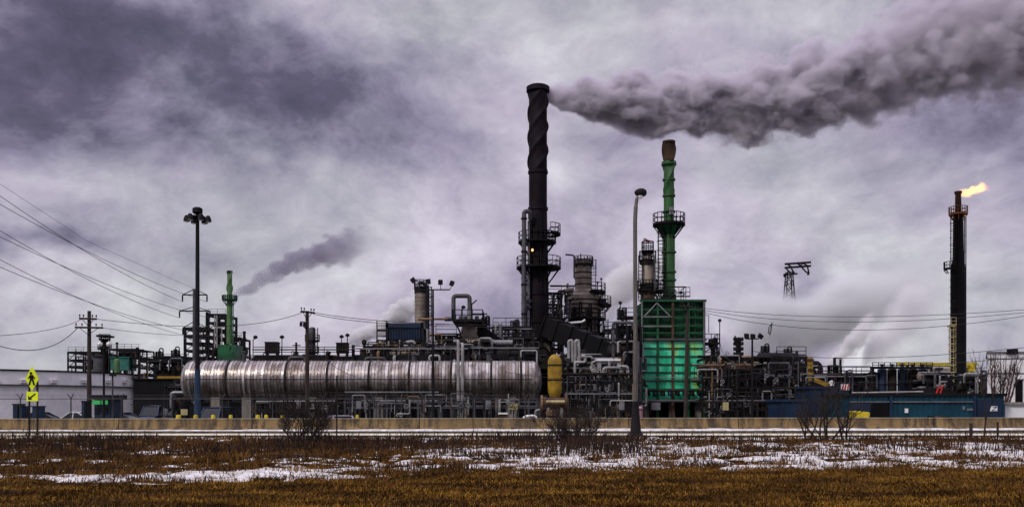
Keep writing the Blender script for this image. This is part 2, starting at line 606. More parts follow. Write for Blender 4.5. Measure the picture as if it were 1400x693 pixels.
def mat_yard():
    m, nt, b, out = new_mat('dark_oily_yard')
    pos = nt.node('ShaderNodeNewGeometry').outputs['Position']
    a = nt.noise(pos, .25, 6, .65)
    c = nt.mix(nt.maprange(a, .35, .65), (.02, .019, .018), (.07, .065, .06))
    nt.put(b.inputs['Base Color'], c)
    b.inputs['Roughness'].default_value = .85
    return m


tag(MB().add([(-420, 64, YG + .012), (420, 64, YG + .012), (420, 620, YG + .012), (-420, 620, YG + .012)], [(0, 1, 2, 3)]).build('yard', mat_yard()), kind='structure')


def mat_road():
    m, nt, b, out = new_mat('salt_whitened_road')
    pos = nt.node('ShaderNodeNewGeometry').outputs['Position']
    a = nt.noise(nt.scale(pos, (.06, 2.2, 1)), 1.2, 5, .6)
    bl = nt.noise(pos, .5, 5, .6)
    c = nt.mix(nt.maprange(a, .3, .62), (.50, .43, .29), (.87, .81, .64))
    c = nt.mix(nt.math('MULTIPLY', nt.maprange(bl, .5, .7), .35), c, (.25, .2, .14))
    nt.put(b.inputs['Base Color'], c)
    b.inputs['Roughness'].default_value = .55
    return m


ROADM = mat_road()
roadm = MB()
xsr = np.linspace(-160, 160, 81)
vs = []
for x in xsr:
    vs += [(x, 42.3, .02), (x, 47.6, .02)]
roadm.add(vs, [(2 * i, 2 * i + 2, 2 * i + 3, 2 * i + 1) for i in range(80)])
tag(roadm.build('road', ROADM), kind='structure')
kb = MB()
kb.box(-160, 160, 47.62, 47.85, -.05, .14)
tag(kb.build('kerb', mat_concrete('dark_wet_kerb', (.085, .065, .045), (.03, .024, .018))), kind='structure')
kb = MB()
kb.box(-160, 160, 42.05, 42.28, -.05, .11)
tag(kb.build('kerb', bpy.data.materials['dark_wet_kerb']), kind='structure')
# side path meeting the road at the left of the view
pm_ = MB()
pts = [(X(-160, 42), 41.98), (X(150, 42), 41.98), (X(60, 41), 40.7), (X(20, 40), 38.6), (X(-40, 38), 37.0), (X(-260, 37), 36.6)]
pm_.add([(x, y, .075) for x, y in pts], [tuple(range(len(pts) - 1, -1, -1))])
tag(pm_.build('path', ROADM), kind='structure')

# ------------------------------------------------------------------ snow lying in the verge
def mat_snow():
    m, nt, b, out = new_mat('old_crusted_snow')
    pos = nt.node('ShaderNodeNewGeometry').outputs['Position']
    a = nt.noise(pos, 2.2, 6, .65)
    c = nt.mix(nt.maprange(a, .38, .66), (.50, .46, .42), (.84, .83, .84))
    nt.put(b.inputs['Base Color'], c)
    b.inputs['Roughness'].default_value = .8
    bm = nt.node('ShaderNodeBump')
    bm.inputs['Strength'].default_value = .5
    bm.inputs['Distance'].default_value = .04
    nt.put(bm.inputs['Height'], nt.noise(pos, 7, 4, .6))
    nt.put(b.inputs['Normal'], bm.outputs[0])
    return m


SNOW = mat_snow()


def bandc(x):
    """distance of the middle of the snow band from the road side of the verge"""
    return np.interp(x, [-20, -13, -10.5, -7.8, -3, 0, 13, 22], [20.8, 20.3, 19.6, 18.7, 20.6, 22, 23.5, 24.2])


def snow_cover(x, y):
    """> 0 where snow lies"""
    d = y - bandc(x)
    bw = .8 + 4.6 * np.clip((x + 9) / 8, 0, 1)
    band = np.exp(-np.where(d > 0, (d / bw) ** 2, (d / 1.1) ** 2))
    tail = (.14 + .44 * np.clip((x + 7) / 8, 0, 1)) * np.clip((y - bandc(x)) / 2, 0, 1) * np.clip((41 - y) / 6, 0, 1)
    far = .62 * np.clip((y - 39.6) / .5, 0, 1)
    n = fbm(x * .42 + 80, y * .75 + 80, 4, 21)
    n2 = fbm(x * 2.1 + 80, y * 2.6 + 80, 4, 31)
    lft = .30 * np.exp(-((x + 7.2) / 3.4) ** 2) * np.exp(-((y - 19.6) / .9) ** 2)
    return np.maximum(np.maximum(band * (.52 + .10 * np.clip((x + 4) / 8, 0, 1)), tail), far) + lft + (n - .5) * .8 + (n2 - .5) * 1.8 - .48 - .5 * np.clip((-d - 1.2) / 1.5, 0, 1)


sxs = np.arange(-34, 34, .11)
sys_ = np.arange(15.5, 42.0, .13)
ax, ay = np.meshgrid(sxs, sys_)
cov = snow_cover(ax, ay)
az = lump(ax, ay) + np.clip(cov * .16, -.15, .05) + .004
ny_, nx_ = ax.shape
idx = np.arange(ny_ * nx_).reshape(ny_, nx_)
quads = np.stack([idx[:-1, :-1], idx[:-1, 1:], idx[1:, 1:], idx[1:, :-1]], -1).reshape(-1, 4)
keep = (cov.reshape(-1)[quads] > -.02).any(1)
q = quads[keep]
used, inv = np.unique(q, return_inverse=True)
sn = np_mesh('snow', np.stack([ax, ay, az], -1).reshape(-1, 3)[used], inv.reshape(-1, 4), SNOW, True)
tag(sn, 'patchy crusted snow lying through the brown verge grass', 'snow', kind='stuff')
# thin windrow of snow at the foot of the barrier
xb = np.linspace(-75, 75, 600)
yb = 53.2 + .072 * xb
wdt = .35 + .9 * fbm(xb * .5 + 90, xb * 0 + 3, 4, 5)
v3 = []
for k, (fy, hz) in enumerate(((-.9, -.02), (-.5, .10), (-.05, .12))):
    v3.append(np.stack([xb, yb - .36 + fy * wdt, np.full_like(xb, 0) + hz * (.35 + fbm(xb * .8 + 50, xb * 0 + k * 7, 4, 9)) + .01], -1))
v3 = np.stack(v3, 0)
idx = np.arange(3 * 600).reshape(3, 600)
quads = np.stack([idx[:-1, :-1], idx[:-1, 1:], idx[1:, 1:], idx[1:, :-1]], -1).reshape(-1, 4)
tag(np_mesh('snow', v3.reshape(-1, 3), quads, SNOW, True), 'thin windrow of snow along the foot of the concrete barrier', 'snow', kind='stuff')

# ------------------------------------------------------------------ dead grass and weeds
def mat_grass(name, stops, sc=.9):
    m, nt, b, out = new_mat(name)
    pos = nt.node('ShaderNodeNewGeometry').outputs['Position']
    a = nt.noise(nt.scale(pos, (.45, 1.5, 1)), sc, 6, .72)
    f = nt.noise(pos, 23, 2, .5)
    k = nt.math('ADD', nt.math('MULTIPLY', a, .65), nt.math('MULTIPLY', f, .35))
    nt.put(b.inputs['Base Color'], nt.ramp(k, stops))
    b.inputs['Roughness'].default_value = .75
    b.inputs['Specular IOR Level'].default_value = .2
    return m


def blades(name, label, mat_, n, xr, yr, dens, hgt, wid, lean, seed):
    rs = np.random.RandomState(seed)
    y = yr[0] + (yr[1] - yr[0]) * rs.rand(n)
    x = (rs.rand(n) * 2 - 1) * (xr[0] + (xr[1] - xr[0]) * (y - yr[0]) / (yr[1] - yr[0]))
    k = rs.rand(n) < dens(x, y)
    x, y = x[k], y[k]
    n = len(x)
    h = hgt(x, y) * (.45 + .9 * rs.rand(n))
    a = rs.rand(n) * 2 * np.pi
    ww = wid(y) * (.6 + .8 * rs.rand(n))
    l = lean * rs.randn(n, 2) * h[:, None]
    z0 = lump(x, y) - .03
    dx, dy = np.cos(a) * ww / 2, np.sin(a) * ww / 2 * .4
    b0 = np.stack([x - dx, y - dy, z0], -1)
    b1 = np.stack([x + dx, y + dy, z0], -1)
    m0 = np.stack([x - dx * .7 + l[:, 0] * .35, y - dy * .7 + l[:, 1] * .35, z0 + h * .6], -1)
    m1 = np.stack([x + dx * .7 + l[:, 0] * .35, y + dy * .7 + l[:, 1] * .35, z0 + h * .6], -1)
    t0 = np.stack([x + l[:, 0] + dx * .12, y + l[:, 1], z0 + h], -1)
    v = np.stack([b0, b1, m1, m0, t0], 1).reshape(-1, 3)
    i = np.arange(n)[:, None] * 5
    f = np.concatenate([i + np.array([[0, 1, 2]]), i + np.array([[0, 2, 3]]), i + np.array([[3, 2, 4]])])
    return tag(np_mesh(name, v, f, mat_), label, 'grass', kind='stuff')


near_cov = lambda x, y: np.clip(1.0 - 2.4 * np.clip(snow_cover(x, y) + .02, 0, 1), .07, 1)
blades('grass', 'short golden brown mown grass in front of the snow band',
       mat_grass('golden_brown_turf', [(.32, (.005, .003, .001)), (.43, (.035, .015, .002)), (.53, (.15, .066, .006)), (.63, (.50, .26, .032)), (.76, (.10, .055, .007))]),
       250000, (12, 17), (12.3, 25), lambda x, y: np.clip((bandc(x) + .5 - y) / 1.5, 0, 1) * (.42 + .8 * np.clip(fbm(x * .8 + 40, y * 1.1 + 40, 4, 51) * 2 - .5, 0, 1)),
       lambda x, y: .05 + .09 * fbm(x * .9 + 20, y * .9 + 20, 3, 12), lambda y: .0011 * y, .55, 1)
blades('grass', 'ragged dark brown grass growing up through the patchy snow',
       mat_grass('dark_brown_weed_turf', [(.32, (.004, .0025, .002)), (.44, (.018, .008, .0025)), (.53, (.11, .046, .006)), (.62, (.26, .125, .02)), (.72, (.055, .055, .011))], .6),
       210000, (15, 25), (17.5, 41.5), lambda x, y: np.clip((y - bandc(x) + 2.5) / 3, 0, 1) * near_cov(x, y) * np.clip(fbm(x * .6 + 40, y * .9 + 40, 4, 61) * 2.6 - .75, .04, 1),
       lambda x, y: .09 + .17 * fbm(x * .5 + 20, y * .7 + 20, 3, 14), lambda y: .0011 * y, .4, 2)
blades('weeds', 'tall dry weed stalks standing along the road side of the verge',
       mat_grass('dark_reddish_stalks', [(.3, (.005, .004, .0035)), (.48, (.014, .008, .006)), (.58, (.045, .020, .011)), (.72, (.12, .06, .022))], .5),
       30000, (19, 27), (26, 41), lambda x, y: np.clip(fbm(x * .35 + 70, y * .6 + 70, 4, 71) * 4.4 - 1.9, 0, 1) * np.where(x < 4, 1, .55),
       lambda x, y: .22 + .42 * fbm(x * .3 + 60, y * .5 + 60, 3, 16), lambda y: .0010 * y, .18, 3)

# ------------------------------------------------------------------ the concrete barrier along the far side of the road
def bary(x): return 53.2 + .072 * x


bar = thing('barrier_wall', 'long ochre stained concrete barrier wall between the road and the plant', 'barrier wall', (0, bary(0), 0))
joints = [-75, -56, -40, X(158, 51), X(345, 52) , -5.5, X(700, 53), X(860, 53.5), X(1010, 54), X(1130, 54.6), X(1273, 55.3), 36, 50, 64, 78]
for a, b in zip(joints[:-1], joints[1:]):
    mb = MB()
    g_ = .03
    prof = [(-.32, -.1), (-.32, .08), (-.16, .28), (-.11, .70), (.11, .70), (.16, .28), (.32, .08), (.32, -.1)]
    nseg = max(2, int((b - a) / .5))
    mb.prism(prof, lambda u, v, t: Vector((t, bary(t) + u, v)), a + g_, b - g_)
    mb.build('wall_section', M['barrier'], bar)
    mb = MB()
    mb.prism([(-.135, .703), (-.135, .765), (.135, .765), (.135, .703)], lambda u, v, t: Vector((t, bary(t) + u, v)), a + g_, b - g_)
    mb.build('coping', M['coping'], bar)
# ------------------------------------------------------------------ shared builders
def ring_deck(root, c, z, r0, r1, a0=0, a1=360, n=28, brackets=8, hrail=1.15, mat_=None, rr=.04):
    mat_ = mat_ or M['dark']
    MB().lathe((c[0], c[1], z), [(r0, 0), (r1, 0), (r1, .14), (r0, .14), (r0, 0)], n, a0=a0, a1=a1).build('deck', mat_, root)
    rl = MB()
    m = max(6, int(abs(a1 - a0) / 360 * 20))
    pts = [Vector((c[0] + r1 * .98 * math.cos(R(a0 + (a1 - a0) * i / m)), c[1] + r1 * .98 * math.sin(R(a0 + (a1 - a0) * i / m)), z + .14)) for i in range(m + 1)]
    rl.rail(pts, hrail, rr, 1.3)
    rl.build('railing', mat_, root)
    if brackets:
        for i in range(brackets):
            bk = MB()
            a = R(a0 + (a1 - a0) * (i + .5) / brackets)
            ca, sa = math.cos(a), math.sin(a)
            bk.beam((c[0] + r0 * .95 * ca, c[1] + r0 * .95 * sa, z - (r1 - r0) * 1.25), (c[0] + r1 * .95 * ca, c[1] + r1 * .95 * sa, z), .12)
            bk.build('bracket', mat_, root)


def strake_shell(c, z0, z1, r, zs0, turns_per_m, amp, n=28, strakes=3):
    """cylinder whose upper part carries helical strakes"""
    mb = MB()
    N = int((z1 - z0) / .35)
    vs = []
    for i in range(N + 1):
        z = z0 + (z1 - z0) * i / N
        for j in range(n):
            a = 2 * math.pi * j / n
            rr = r(z)
            if z > zs0:
                ph = strakes * (a - (z - zs0) * turns_per_m)
                rr += amp * max(0, math.cos(ph)) ** 3 * min(1, (z - zs0) / .8)
            vs.append((c[0] + rr * math.cos(a), c[1] + rr * math.sin(a), z))
    fs = []
    for i in range(N):
        for j in range(n):
            k = (j + 1) % n
            fs.append((i * n + j, i * n + k, (i + 1) * n + k, (i + 1) * n + j))
    mb.add(vs, fs)
    return mb


def dome(r, d, k=6, up=True):
    return [(r * math.cos(math.pi / 2 * i / k), d * math.sin(math.pi / 2 * i / k)) for i in range(k + 1)]


# ------------------------------------------------------------------ horizontal ribbed vessel
D = 90.0
vr = S(27.6, D)
vx0, vx1, vz = X(250, D), X(741, D), Z(520.5, D)
ves = thing('storage_vessel', 'huge long horizontal silver ribbed vessel with rounded ends', 'vessel', ((vx0 + vx1) / 2, D, YG))
hd = vr * .5
prof = [(1e-5, 0)] + [(vr * math.sin(math.pi / 2 * i / 8), hd - hd * math.cos(math.pi / 2 * i / 8)) for i in range(1, 9)]
prof = [(max(r_, 1e-5), h_) for r_, h_ in prof]
x = hd
L = vx1 - vx0
while x < L - hd - .34:
    prof += [(vr + .0, x + .02), (vr + .035, x + .04), (vr + .035, x + .085), (vr, x + .105)]
    x += .3333
prof += [(vr * math.cos(math.pi / 2 * i / 8), L - hd + hd * math.sin(math.pi / 2 * i / 8)) for i in range(0, 9)]
prof[-1] = (1e-5, L)
MB().lathe((vx0, D, vz), prof, 64, axis='x').build('shell', M['vessel'], ves, sharp=50)
for px in (278, 317, 341, 396, 452, 508, 562, 618, 672, 712):
    xx = X(px, D)
    MB().lathe((xx, D, vz), [(vr - .02, -.1), (vr + .09, -.1), (vr + .09, .1), (vr - .02, .1)], 56, axis='x').build('band', M['dark2'] if px != 341 else M['silver'], ves)
MB().beam((vx0 + hd, D - vr - .03, vz + .1), (vx1 - hd, D - vr - .03, vz + .1), .06, .09).build('seam', M['dark2'], ves)
for px in (300, 342, 430, 520, 632, 700):
    xx = X(px, D)
    mb = MB()
    mb.box(xx - .45, xx + .45, D - 1.3, D + 1.3, YG, vz - vr + .45)
    mb.box(xx - .6, xx + .6, D - 1.6, D + 1.6, YG, YG + .5)
    mb.build('saddle', M['concrete'], ves)
for px, h in ((268, .5), (334, .9), (418, .6), (566, .6), (668, .8)):
    MB().lathe((X(px, D), D, vz + vr - .05), [(.22, 0), (.22, h), (.34, h), (.34, h + .12), (0.001, h + .14)], 12).build('nozzle', M['grey'], ves)

# ------------------------------------------------------------------ black flue stack
D = 120.0
sx_, r_top, r_bot = X(735.5, D), S(12.4, D), S(15.2, D)
zt, zb_ = Z(122, D), Z(505, D)
st = thing('flue_stack', 'tallest stack, sooty black with spiral strakes and dark smoke streaming off its top', 'smokestack', (sx_, D, YG))
rfun = lambda z: r_bot + (r_top - r_bot) * max(0, min(1, (z - Z(420, D)) / (Z(285, D) - Z(420, D))))
strake_shell((sx_, D), YG, zt, rfun, Z(238, D), 1 / 1.55, .24, 40, 3).build('shaft', M['soot'], st)
MB().lathe((sx_, D, zt - .55), [(r_top * .96, 0), (r_top + .34, .15), (r_top + .34, .75), (r_top + .1, .9), (r_top - .12, .9), (r_top - .12, .2)], 32).build('rim', M['soot'], st)
for py in (236, 286, 318, 402, 440):
    MB().lathe((sx_, D, Z(py, D)), [(rfun(Z(py, D)) - .02, -.18), (rfun(Z(py, D)) + .13, -.18), (rfun(Z(py, D)) + .13, .18), (rfun(Z(py, D)) - .02, .18)], 28).build('flange', M['soot'], st)
ring_deck(st, (sx_ - .1, D), Z(333, D), rfun(0) - .2, S(26, D), 0, 360, 28, 8, 1.3, M['black'], .05)
ring_deck(st, (sx_ + .1, D), Z(368, D), rfun(0) - .2, S(30.5, D), 0, 360, 28, 10, 1.4, M['black'], .05)
ring_deck(st, (sx_ + .9, D), Z(322, D), rfun(0) - .2, S(22, D), -70, 70, 12, 0, 1.3, M['black'], .05)
MB().ladder(sx_ + .6, D - r_bot - .25, Z(402, D), Z(300, D), .6, .04).build('ladder', M['dark'], st)
MB().ladder(sx_ - r_bot - .35, D - .4, Z(470, D), Z(370, D), .6, .04, True).build('ladder', M['dark'], st)
lp = MB()
lp.lathe((X(727.5, D), D - r_bot - .35, Z(347, D)), [(.04, 0), (.14, .06), (.15, .28), (.06, .36), (.001, .38)], 10)
ml = bpy.data.materials.new('orange_warning_lamp')
ml.use_nodes = True
ml.node_tree.nodes['Principled BSDF'].inputs['Emission Color'].default_value = (1, .42, .08, 1)
ml.node_tree.nodes['Principled BSDF'].inputs['Emission Strength'].default_value = 1.6
lp.build('warning_lamp', ml, st)
for i, (px, py) in enumerate(((757, 358), (763, 356), (700 + 54, 360))):
    q = P(px, py, D - 1)
    lampb = MB()
    lampb.tube((q.x, q.y, Z(368, D)), q, .04, n=5)
    lampb.lathe(q, [(.05, 0), (.16, .05), (.16, .3), (.05, .36)], 8)
    lampb.build('lamp', M['lamp'], st)
base = MB()
base.box(X(732, D), X(753, D), D - r_bot - .9, D - r_bot + .4, Z(505, D), Z(466, D))
base.build('base_panel', mat_concrete('mossy_grey_panel', (.16, .16, .10), (.05, .045, .03)), st)
mb = MB()
for px in (732.5, 752.5):
    mb.beam(P(px, 505, D - r_bot - .95), P(px, 465, D - r_bot - .95), .18)
mb.beam(P(732, 466, D - r_bot - .95), P(753, 466, D - r_bot - .95), .18)
pts = [P(742.5 + 8 * math.cos(R(a)), 484 - 9 * math.sin(R(a)), D - r_bot - .95) for a in range(0, 181, 20)]
mb.path(pts, .12, 5)
mb.build('panel_frame', M['dark2'], st)
# twin riser pipes up the side of the stack
rp = thing('riser_pipe', 'tall grey riser pipe with gooseneck top up the side of the black stack', 'pipe', (X(717, D - 2), D - 2, YG))
MB().pipe([P(716.5, 560, D - 2), P(716.5, 289, D - 2), P(725, 289, D - 2), P(725, 300, D - 1.6)], S(3.1, D), 12, 1.6).build('pipe', M['grey'], rp)
for py in (300, 345, 390, 430):
    MB().lathe(P(716.5, py, D - 2), [(S(3, D), 0), (S(4.2, D), 0), (S(4.2, D), .2), (S(3, D), .2)], 14).build('flange', M['dark'], rp)
rp = thing('riser_pipe', 'slim pale riser pipe between the grey gooseneck pipe and the black stack', 'pipe', (X(723, D - 1), D - 1, YG))
MB().pipe([P(722.8, 560, D - 1.2), P(722.8, 302, D - 1.2)], S(1.6, D), 8).build('pipe', M['pale'], rp)
for py in (415, 423, 452):
    MB().lathe(P(722.8, py, D - 1.2), [(S(1.5, D), 0), (S(4, D), .1), (S(4, D), .5), (S(1.5, D), .6)], 12).build('flange', M['grey'], rp)

# ------------------------------------------------------------------ sloped duct from the stack down to the right
dt = thing('flue_duct', 'broad black sloping duct running down from the tall black stack', 'duct', P(748, 436, 116) )
mb = MB()
a_, b_ = P(748, 446, 118), P(846, 486, 112)
mb.beam(a_, b_, 3.0, S(27, 115))
mb.build('duct_body', M['black'], dt)
for t_ in (.02, .2, .4, .6, .8, .98):
    q = a_.lerp(b_, t_)
    dv = (b_ - a_).normalized() * .1
    MB().beam(q - dv, q + dv, 3.3, S(30, 115)).build('stiffener', M['black'], dt)
for px, py in ((790, 478), (836, 497)):
    MB().beam(P(px, py, 114), (X(px, 114), 114, YG), .35).build('support', M['dark'], dt)

# ------------------------------------------------------------------ stepped grey regenerator tower
D = 128.0
cx = X(797.5, D)
rg = thing('regenerator_tower', 'stepped brown grey round tower with three railed decks right of the black stack', 'process tower', (cx, D, YG))
seg = [(452, 480, 22, 22), (436, 452, 22.5, 22), (431, 436, 23, 22.5), (405, 431, 23, 23), (396, 405, 13, 23), (355, 396, 11, 11.6)]
for k, (pt, pb, rt, rb) in enumerate(seg):
    zz0, zz1 = Z(pb, D), Z(pt, D)
    n_ = max(2, int((zz1 - zz0) / .6))
    prof = []
    for i in range(n_ + 1):
        t_ = i / n_
        r_ = S(rb + (rt - rb) * t_, D)
        zq = (zz1 - zz0) * t_
        prof += [(r_, zq)] if i in (0, n_) else [(r_, zq - .03), (r_ + .04, zq - .02), (r_ + .04, zq + .02), (r_, zq + .03)]
    MB().lathe((cx, D, zz0), prof, 40).build('shell', M['lagging'], rg)
for py in (373, 381, 389, 411, 417, 423, 429, 444):
    rr_ = S(11.2 if py < 396 else 23.1, D)
    MB().lathe((cx, D, Z(py, D)), [(rr_ - .1, -.07), (rr_ + .1, -.07), (rr_ + .1, .07), (rr_ - .1, .07)], 36).build('band', M['dark2'], rg)
for k in range(9):
    px_ = 776 + k * 5.4
    dd_ = D - S(24.5, D) * math.sqrt(max(.05, 1 - ((px_ - 797.5) / 25) ** 2))
    MB().pipe([P(px_, 480, dd_), P(px_, 434 - (k * 7) % 23, dd_), P(px_ + (3 if k % 2 else -3), 434 - (k * 7) % 23, dd_), P(px_ + (3 if k % 2 else -3), 442, dd_)], .1 + .03 * (k % 3), 6).build('pipe', M[('dark', 'grey', 'dark2')[k % 3]], rg)
MB().lathe((cx, D, Z(560, D)), [(S(20, D), 0), (S(20, D), Z(480, D) - Z(560, D))], 32).build('skirt', M['dark2'], rg)
ring_deck(rg, (cx, D), Z(438, D), S(21, D), S(31, D), 0, 360, 36, 12, 1.2, M['dark'], .05)
ring_deck(rg, (cx + .4, D), Z(401, D), S(11, D), S(27, D), -80, 200, 30, 8, 1.2, M['dark'], .05)
ring_deck(rg, (cx, D), Z(364, D), S(10, D), S(13.5, D), 0, 360, 24, 6, 1.2, M['dark'], .05)
ring_deck(rg, (cx + 1, D), Z(419, D), S(23, D), S(29, D), -60, 60, 16, 5, 1.2, M['dark'], .05)
ring_deck(rg, (cx, D), Z(458, D), S(21, D), S(30, D), 0, 360, 36, 10, 1.2, M['dark'], .05)
MB().ladder(X(822, D), D - 2, Z(438, D), Z(402, D), .6, .045, True).build('ladder', M['dark'], rg)
MB().ladder(X(810, D), D - 1.6, Z(400, D), Z(358, D), .6, .045, True).build('ladder', M['dark'], rg)
MB().ladder(X(826, D), D - 2, Z(500, D), Z(438, D), .6, .045, True).build('ladder', M['dark'], rg)
for px, pt in ((790, 350), (794, 347), (799, 352), (803, 350)):
    MB().tube(P(px, 358, D), P(px, pt, D), .09, n=6).build('vent_pipe', M['grey'], rg)
for px, pt in ((822, 383), (817, 388)):
    mb = MB().tube(P(px, 401, D), P(px, pt, D), .05, n=5)
    mb.lathe(P(px, pt, D), [(.04, 0), (.15, .03), (.15, .3), (.05, .35)], 7)
    mb.build('lamp', M['dark'], rg)
lb = MB().pipe([P(785, 380, D - 2), P(785, 349, D - 2), P(773, 348, D - 2)], .12, 6)
lb.build('davit', M['grey'], rg)
MB().pipe([P(752, 391, D - 3), P(786, 391, D - 3)], .14, 6).build('pipe', M['grey'], rg)
for i, (a, b, c_, r_) in enumerate((((784, 396), (768, 398), (760, 440), 3.2), ((774, 430), (774, 404), (782, 402), 2), ((779, 436), (779, 410), (786, 408), 1.6))):
    MB().pipe([P(*a, D - 4), P(*b, D - 4), P(*c_, D - 5)], S(r_, D), 10).build('pipe', M['grey'] if i else M['lagging'], rg)
MB().pipe([P(776, 436, D - 6), P(772, 442, D - 6), P(796, 440, D - 6), P(800, 437, D - 6)], .16, 6).build('pipe', M['white'], rg)
MB().box(X(819, D), X(827, D), D - 2, D, Z(419, D), Z(410, D)).build('instrument_cage', M['dark'], rg)

# ------------------------------------------------------------------ yellow upright vessel in front
D = 86.0
cx, r_ = X(758.5, D), S(9.6, D)
yv = thing('pressure_vessel', 'yellow upright vessel with domed top at the end of the silver vessel', 'vessel', (cx, D, YG))
zt = Z(496, D)
MB().lathe((cx, D, Z(535, D)), [(r_ * .72, -.5), (r_ * .97, 0), (r_, .3), (r_, zt - Z(535, D))] + [(max(r_ * c, 1e-5), zt - Z(535, D) + r_ * 1.25 * s) for c, s in [(math.cos(math.pi / 2 * i / 7), math.sin(math.pi / 2 * i / 7)) for i in range(1, 8)]], 32).build('shell', M['yellow'], yv)
for py in (499, 519):
    MB().lathe((cx, D, Z(py, D)), [(r_ - .02, -.06), (r_ + .06, -.06), (r_ + .06, .06), (r_ - .02, .06)], 28).build('band', M['dark2'], yv)
MB().lathe((cx, D, zt + r_ * 1.2), [(.14, 0), (.14, .3), (.22, .3), (.22, .42), (.001, .42)], 10).build('nozzle', M['dark2'], yv)
MB().lathe((cx, D, YG), [(.75, 0), (.75, .2), (r_ * .72, .2), (r_ * .72, Z(540, D) - YG)], 20).build('skirt', M['rust'], yv)
# rusty exchanger with a round flanged head below it
ex = thing('heat_exchanger', 'rusty flanged exchanger shell under the yellow upright vessel', 'heat exchanger', (X(758, D - 2), D - 2, YG))
zc_ = Z(551, D - 2)
MB().lathe((X(743, D - 2), D - 2, zc_), [(S(9, D), 0), (S(9, D), .25), (S(7.4, D), .25), (S(7.4, D), 2.0), (S(12.5, D), 2.0), (S(12.5, D), 2.22), (S(10, D), 2.3), (S(4, D), 2.42), (1e-4, 2.44)], 24, axis='x').build('shell', M['rust'], ex)
MB().lathe((X(739, D - 2), D - 2, zc_), [(S(11, D), 0), (S(11, D), .2), (S(8, D), .2), (S(8, D), .5)], 24, axis='x').build('flange', M['rustpipe'], ex)
MB().tube(P(747, 549, D - 2.9), P(772, 549, D - 2.9), .14, n=8).build('tie_pipe', M['cream'], ex)
for px in (748, 766):
    MB().box(X(px, D) - .15, X(px, D) + .15, D - 2.5, D - 1.5, YG, zc_ - .4).build('saddle', M['concrete'], ex)
MB().lathe(P(753, 569, D - 2.6), [(.2, 0), (.45, .1), (.45, .5), (.2, .6)], 14).build('pump_body', M['rustpipe'], ex)

# ------------------------------------------------------------------ green fired heater
D = 106.0
gx0, gx1 = X(877, D), X(963, D)
gh = thing('fired_heater', 'big bright green panelled furnace box with darker green upper storey', 'furnace', ((gx0 + gx1) / 2, D, YG))
dep = 8.5
z0, zm, ztp = Z(549, D), Z(464, D), Z(412, D)
MB().box(gx0 + .15, gx1 - .15, D + .15, D + dep, z0, zm).build('firebox', M['greendark'], gh)
MB().box(gx0 + .15, gx1 - .15, D + .35, D + dep - .2, zm + .02, ztp).build('upper_casing', mat('sooty_dark_green_paint', (.004, .045, .017), .6, 0, .7, .7, rust=.3, rustcol=(.006, .012, .007), grime=.7, spec=.2), gh)
cols_ = [878, 899, 919.5, 941, 962.5]
rows_ = [465.5, 476, 487, 498, 509, 520, 532, 547]
for i in range(4):
    for j in range(7):
        xa, xb_ = X(cols_[i], D) + .1, X(cols_[i + 1], D) - .1
        za, zb2 = Z(rows_[j + 1], D) + .07, Z(rows_[j], D) - .07
        mb = MB()
        mb.box(xa, xb_, D + .02, D + .14, za, zb2)
        mb.build('wall_panel', M['greenpanel'], gh)
for i in range(5):
    MB().box(X(cols_[i], D) - .13, X(cols_[i], D) + .13, D - .16, D + .3, YG, ztp).build('column', M['rust'] if i == 2 else M['greendark'], gh)
for py in rows_[:-1] + [547, 423, 434, 445, 455]:
    MB().box(gx0, gx1, D - .10, D + .02, Z(py, D) - .09, Z(py, D) + .09).build('rail_beam', M['greendark'], gh)
MB().box(gx0 - .2, gx1 + .2, D - .3, D + .3, ztp - .05, ztp + .2).build('top_beam', M['greendark'], gh)
MB().box(gx0 - .2, gx1 + .2, D - .34, D - .17, zm - .14, zm + .14).build('sill_beam', M['grey'], gh)
for q0, q1 in (((880, 433), (898, 414)), ((898, 414), (917, 433)), ((879, 433), (919, 433)), ((879, 446), (919, 446))):
    MB().beam(P(*q0, D - .2), P(*q1, D - .2), .14).build('brace', M['galv'], gh)
for i in range(3):
    MB().box(X(921 + 14 * i, D) + .1, X(921 + 14 * i, D) + .22, D + .2, D + .36, Z(463, D), Z(414, D)).build('stiffener', M['greendark'], gh)
for px in (877.5, 962.5):
    MB().beam(P(px, 545, D - .35), P(px, 412, D - .35), .12).build('drain_pipe', M['galv'], gh)
mb = MB()
mb.rail([(gx0, D, ztp + .2), (gx1 - 3.4, D, ztp + .2), (gx1 - 3.4, D + dep, ztp + .2)], 1.15, .045)
mb.build('railing', M['dark'], gh)
mb = MB()
mb.rail([(X(918, D), D + 1, ztp + .2), (X(940, D), D + 1, ztp + .2), (X(940, D), D + 4, ztp + .2)], 1.7, .045)
mb.build('railing', M['dark'], gh)
for i, (px0, px1, py) in enumerate(((963, 985, 469), (963, 984, 488), (848, 877, 433), (846, 877, 452), (850, 877, 475))):
    mb = MB()
    mb.box(X(px0, D), X(px1, D), D + .6, D + 3.2, Z(py, D) - .08, Z(py, D) + .08)
    mb.build('deck', M['dark'], gh)
    e0, e1 = (X(px1, D), X(px0, D)) if i < 2 else (X(px0, D), X(px1, D))
    MB().rail([(e1, D + .6, Z(py, D)), (e0, D + .6, Z(py, D)), (e0, D + 3.2, Z(py, D))], 1.15, .045, 1.0).build('railing', M['dark'], gh)
    MB().beam((e0, D + .7, Z(py, D)), (e1, D + .7, Z(py + 13, D)), .12).build('brace', M['dark'], gh)
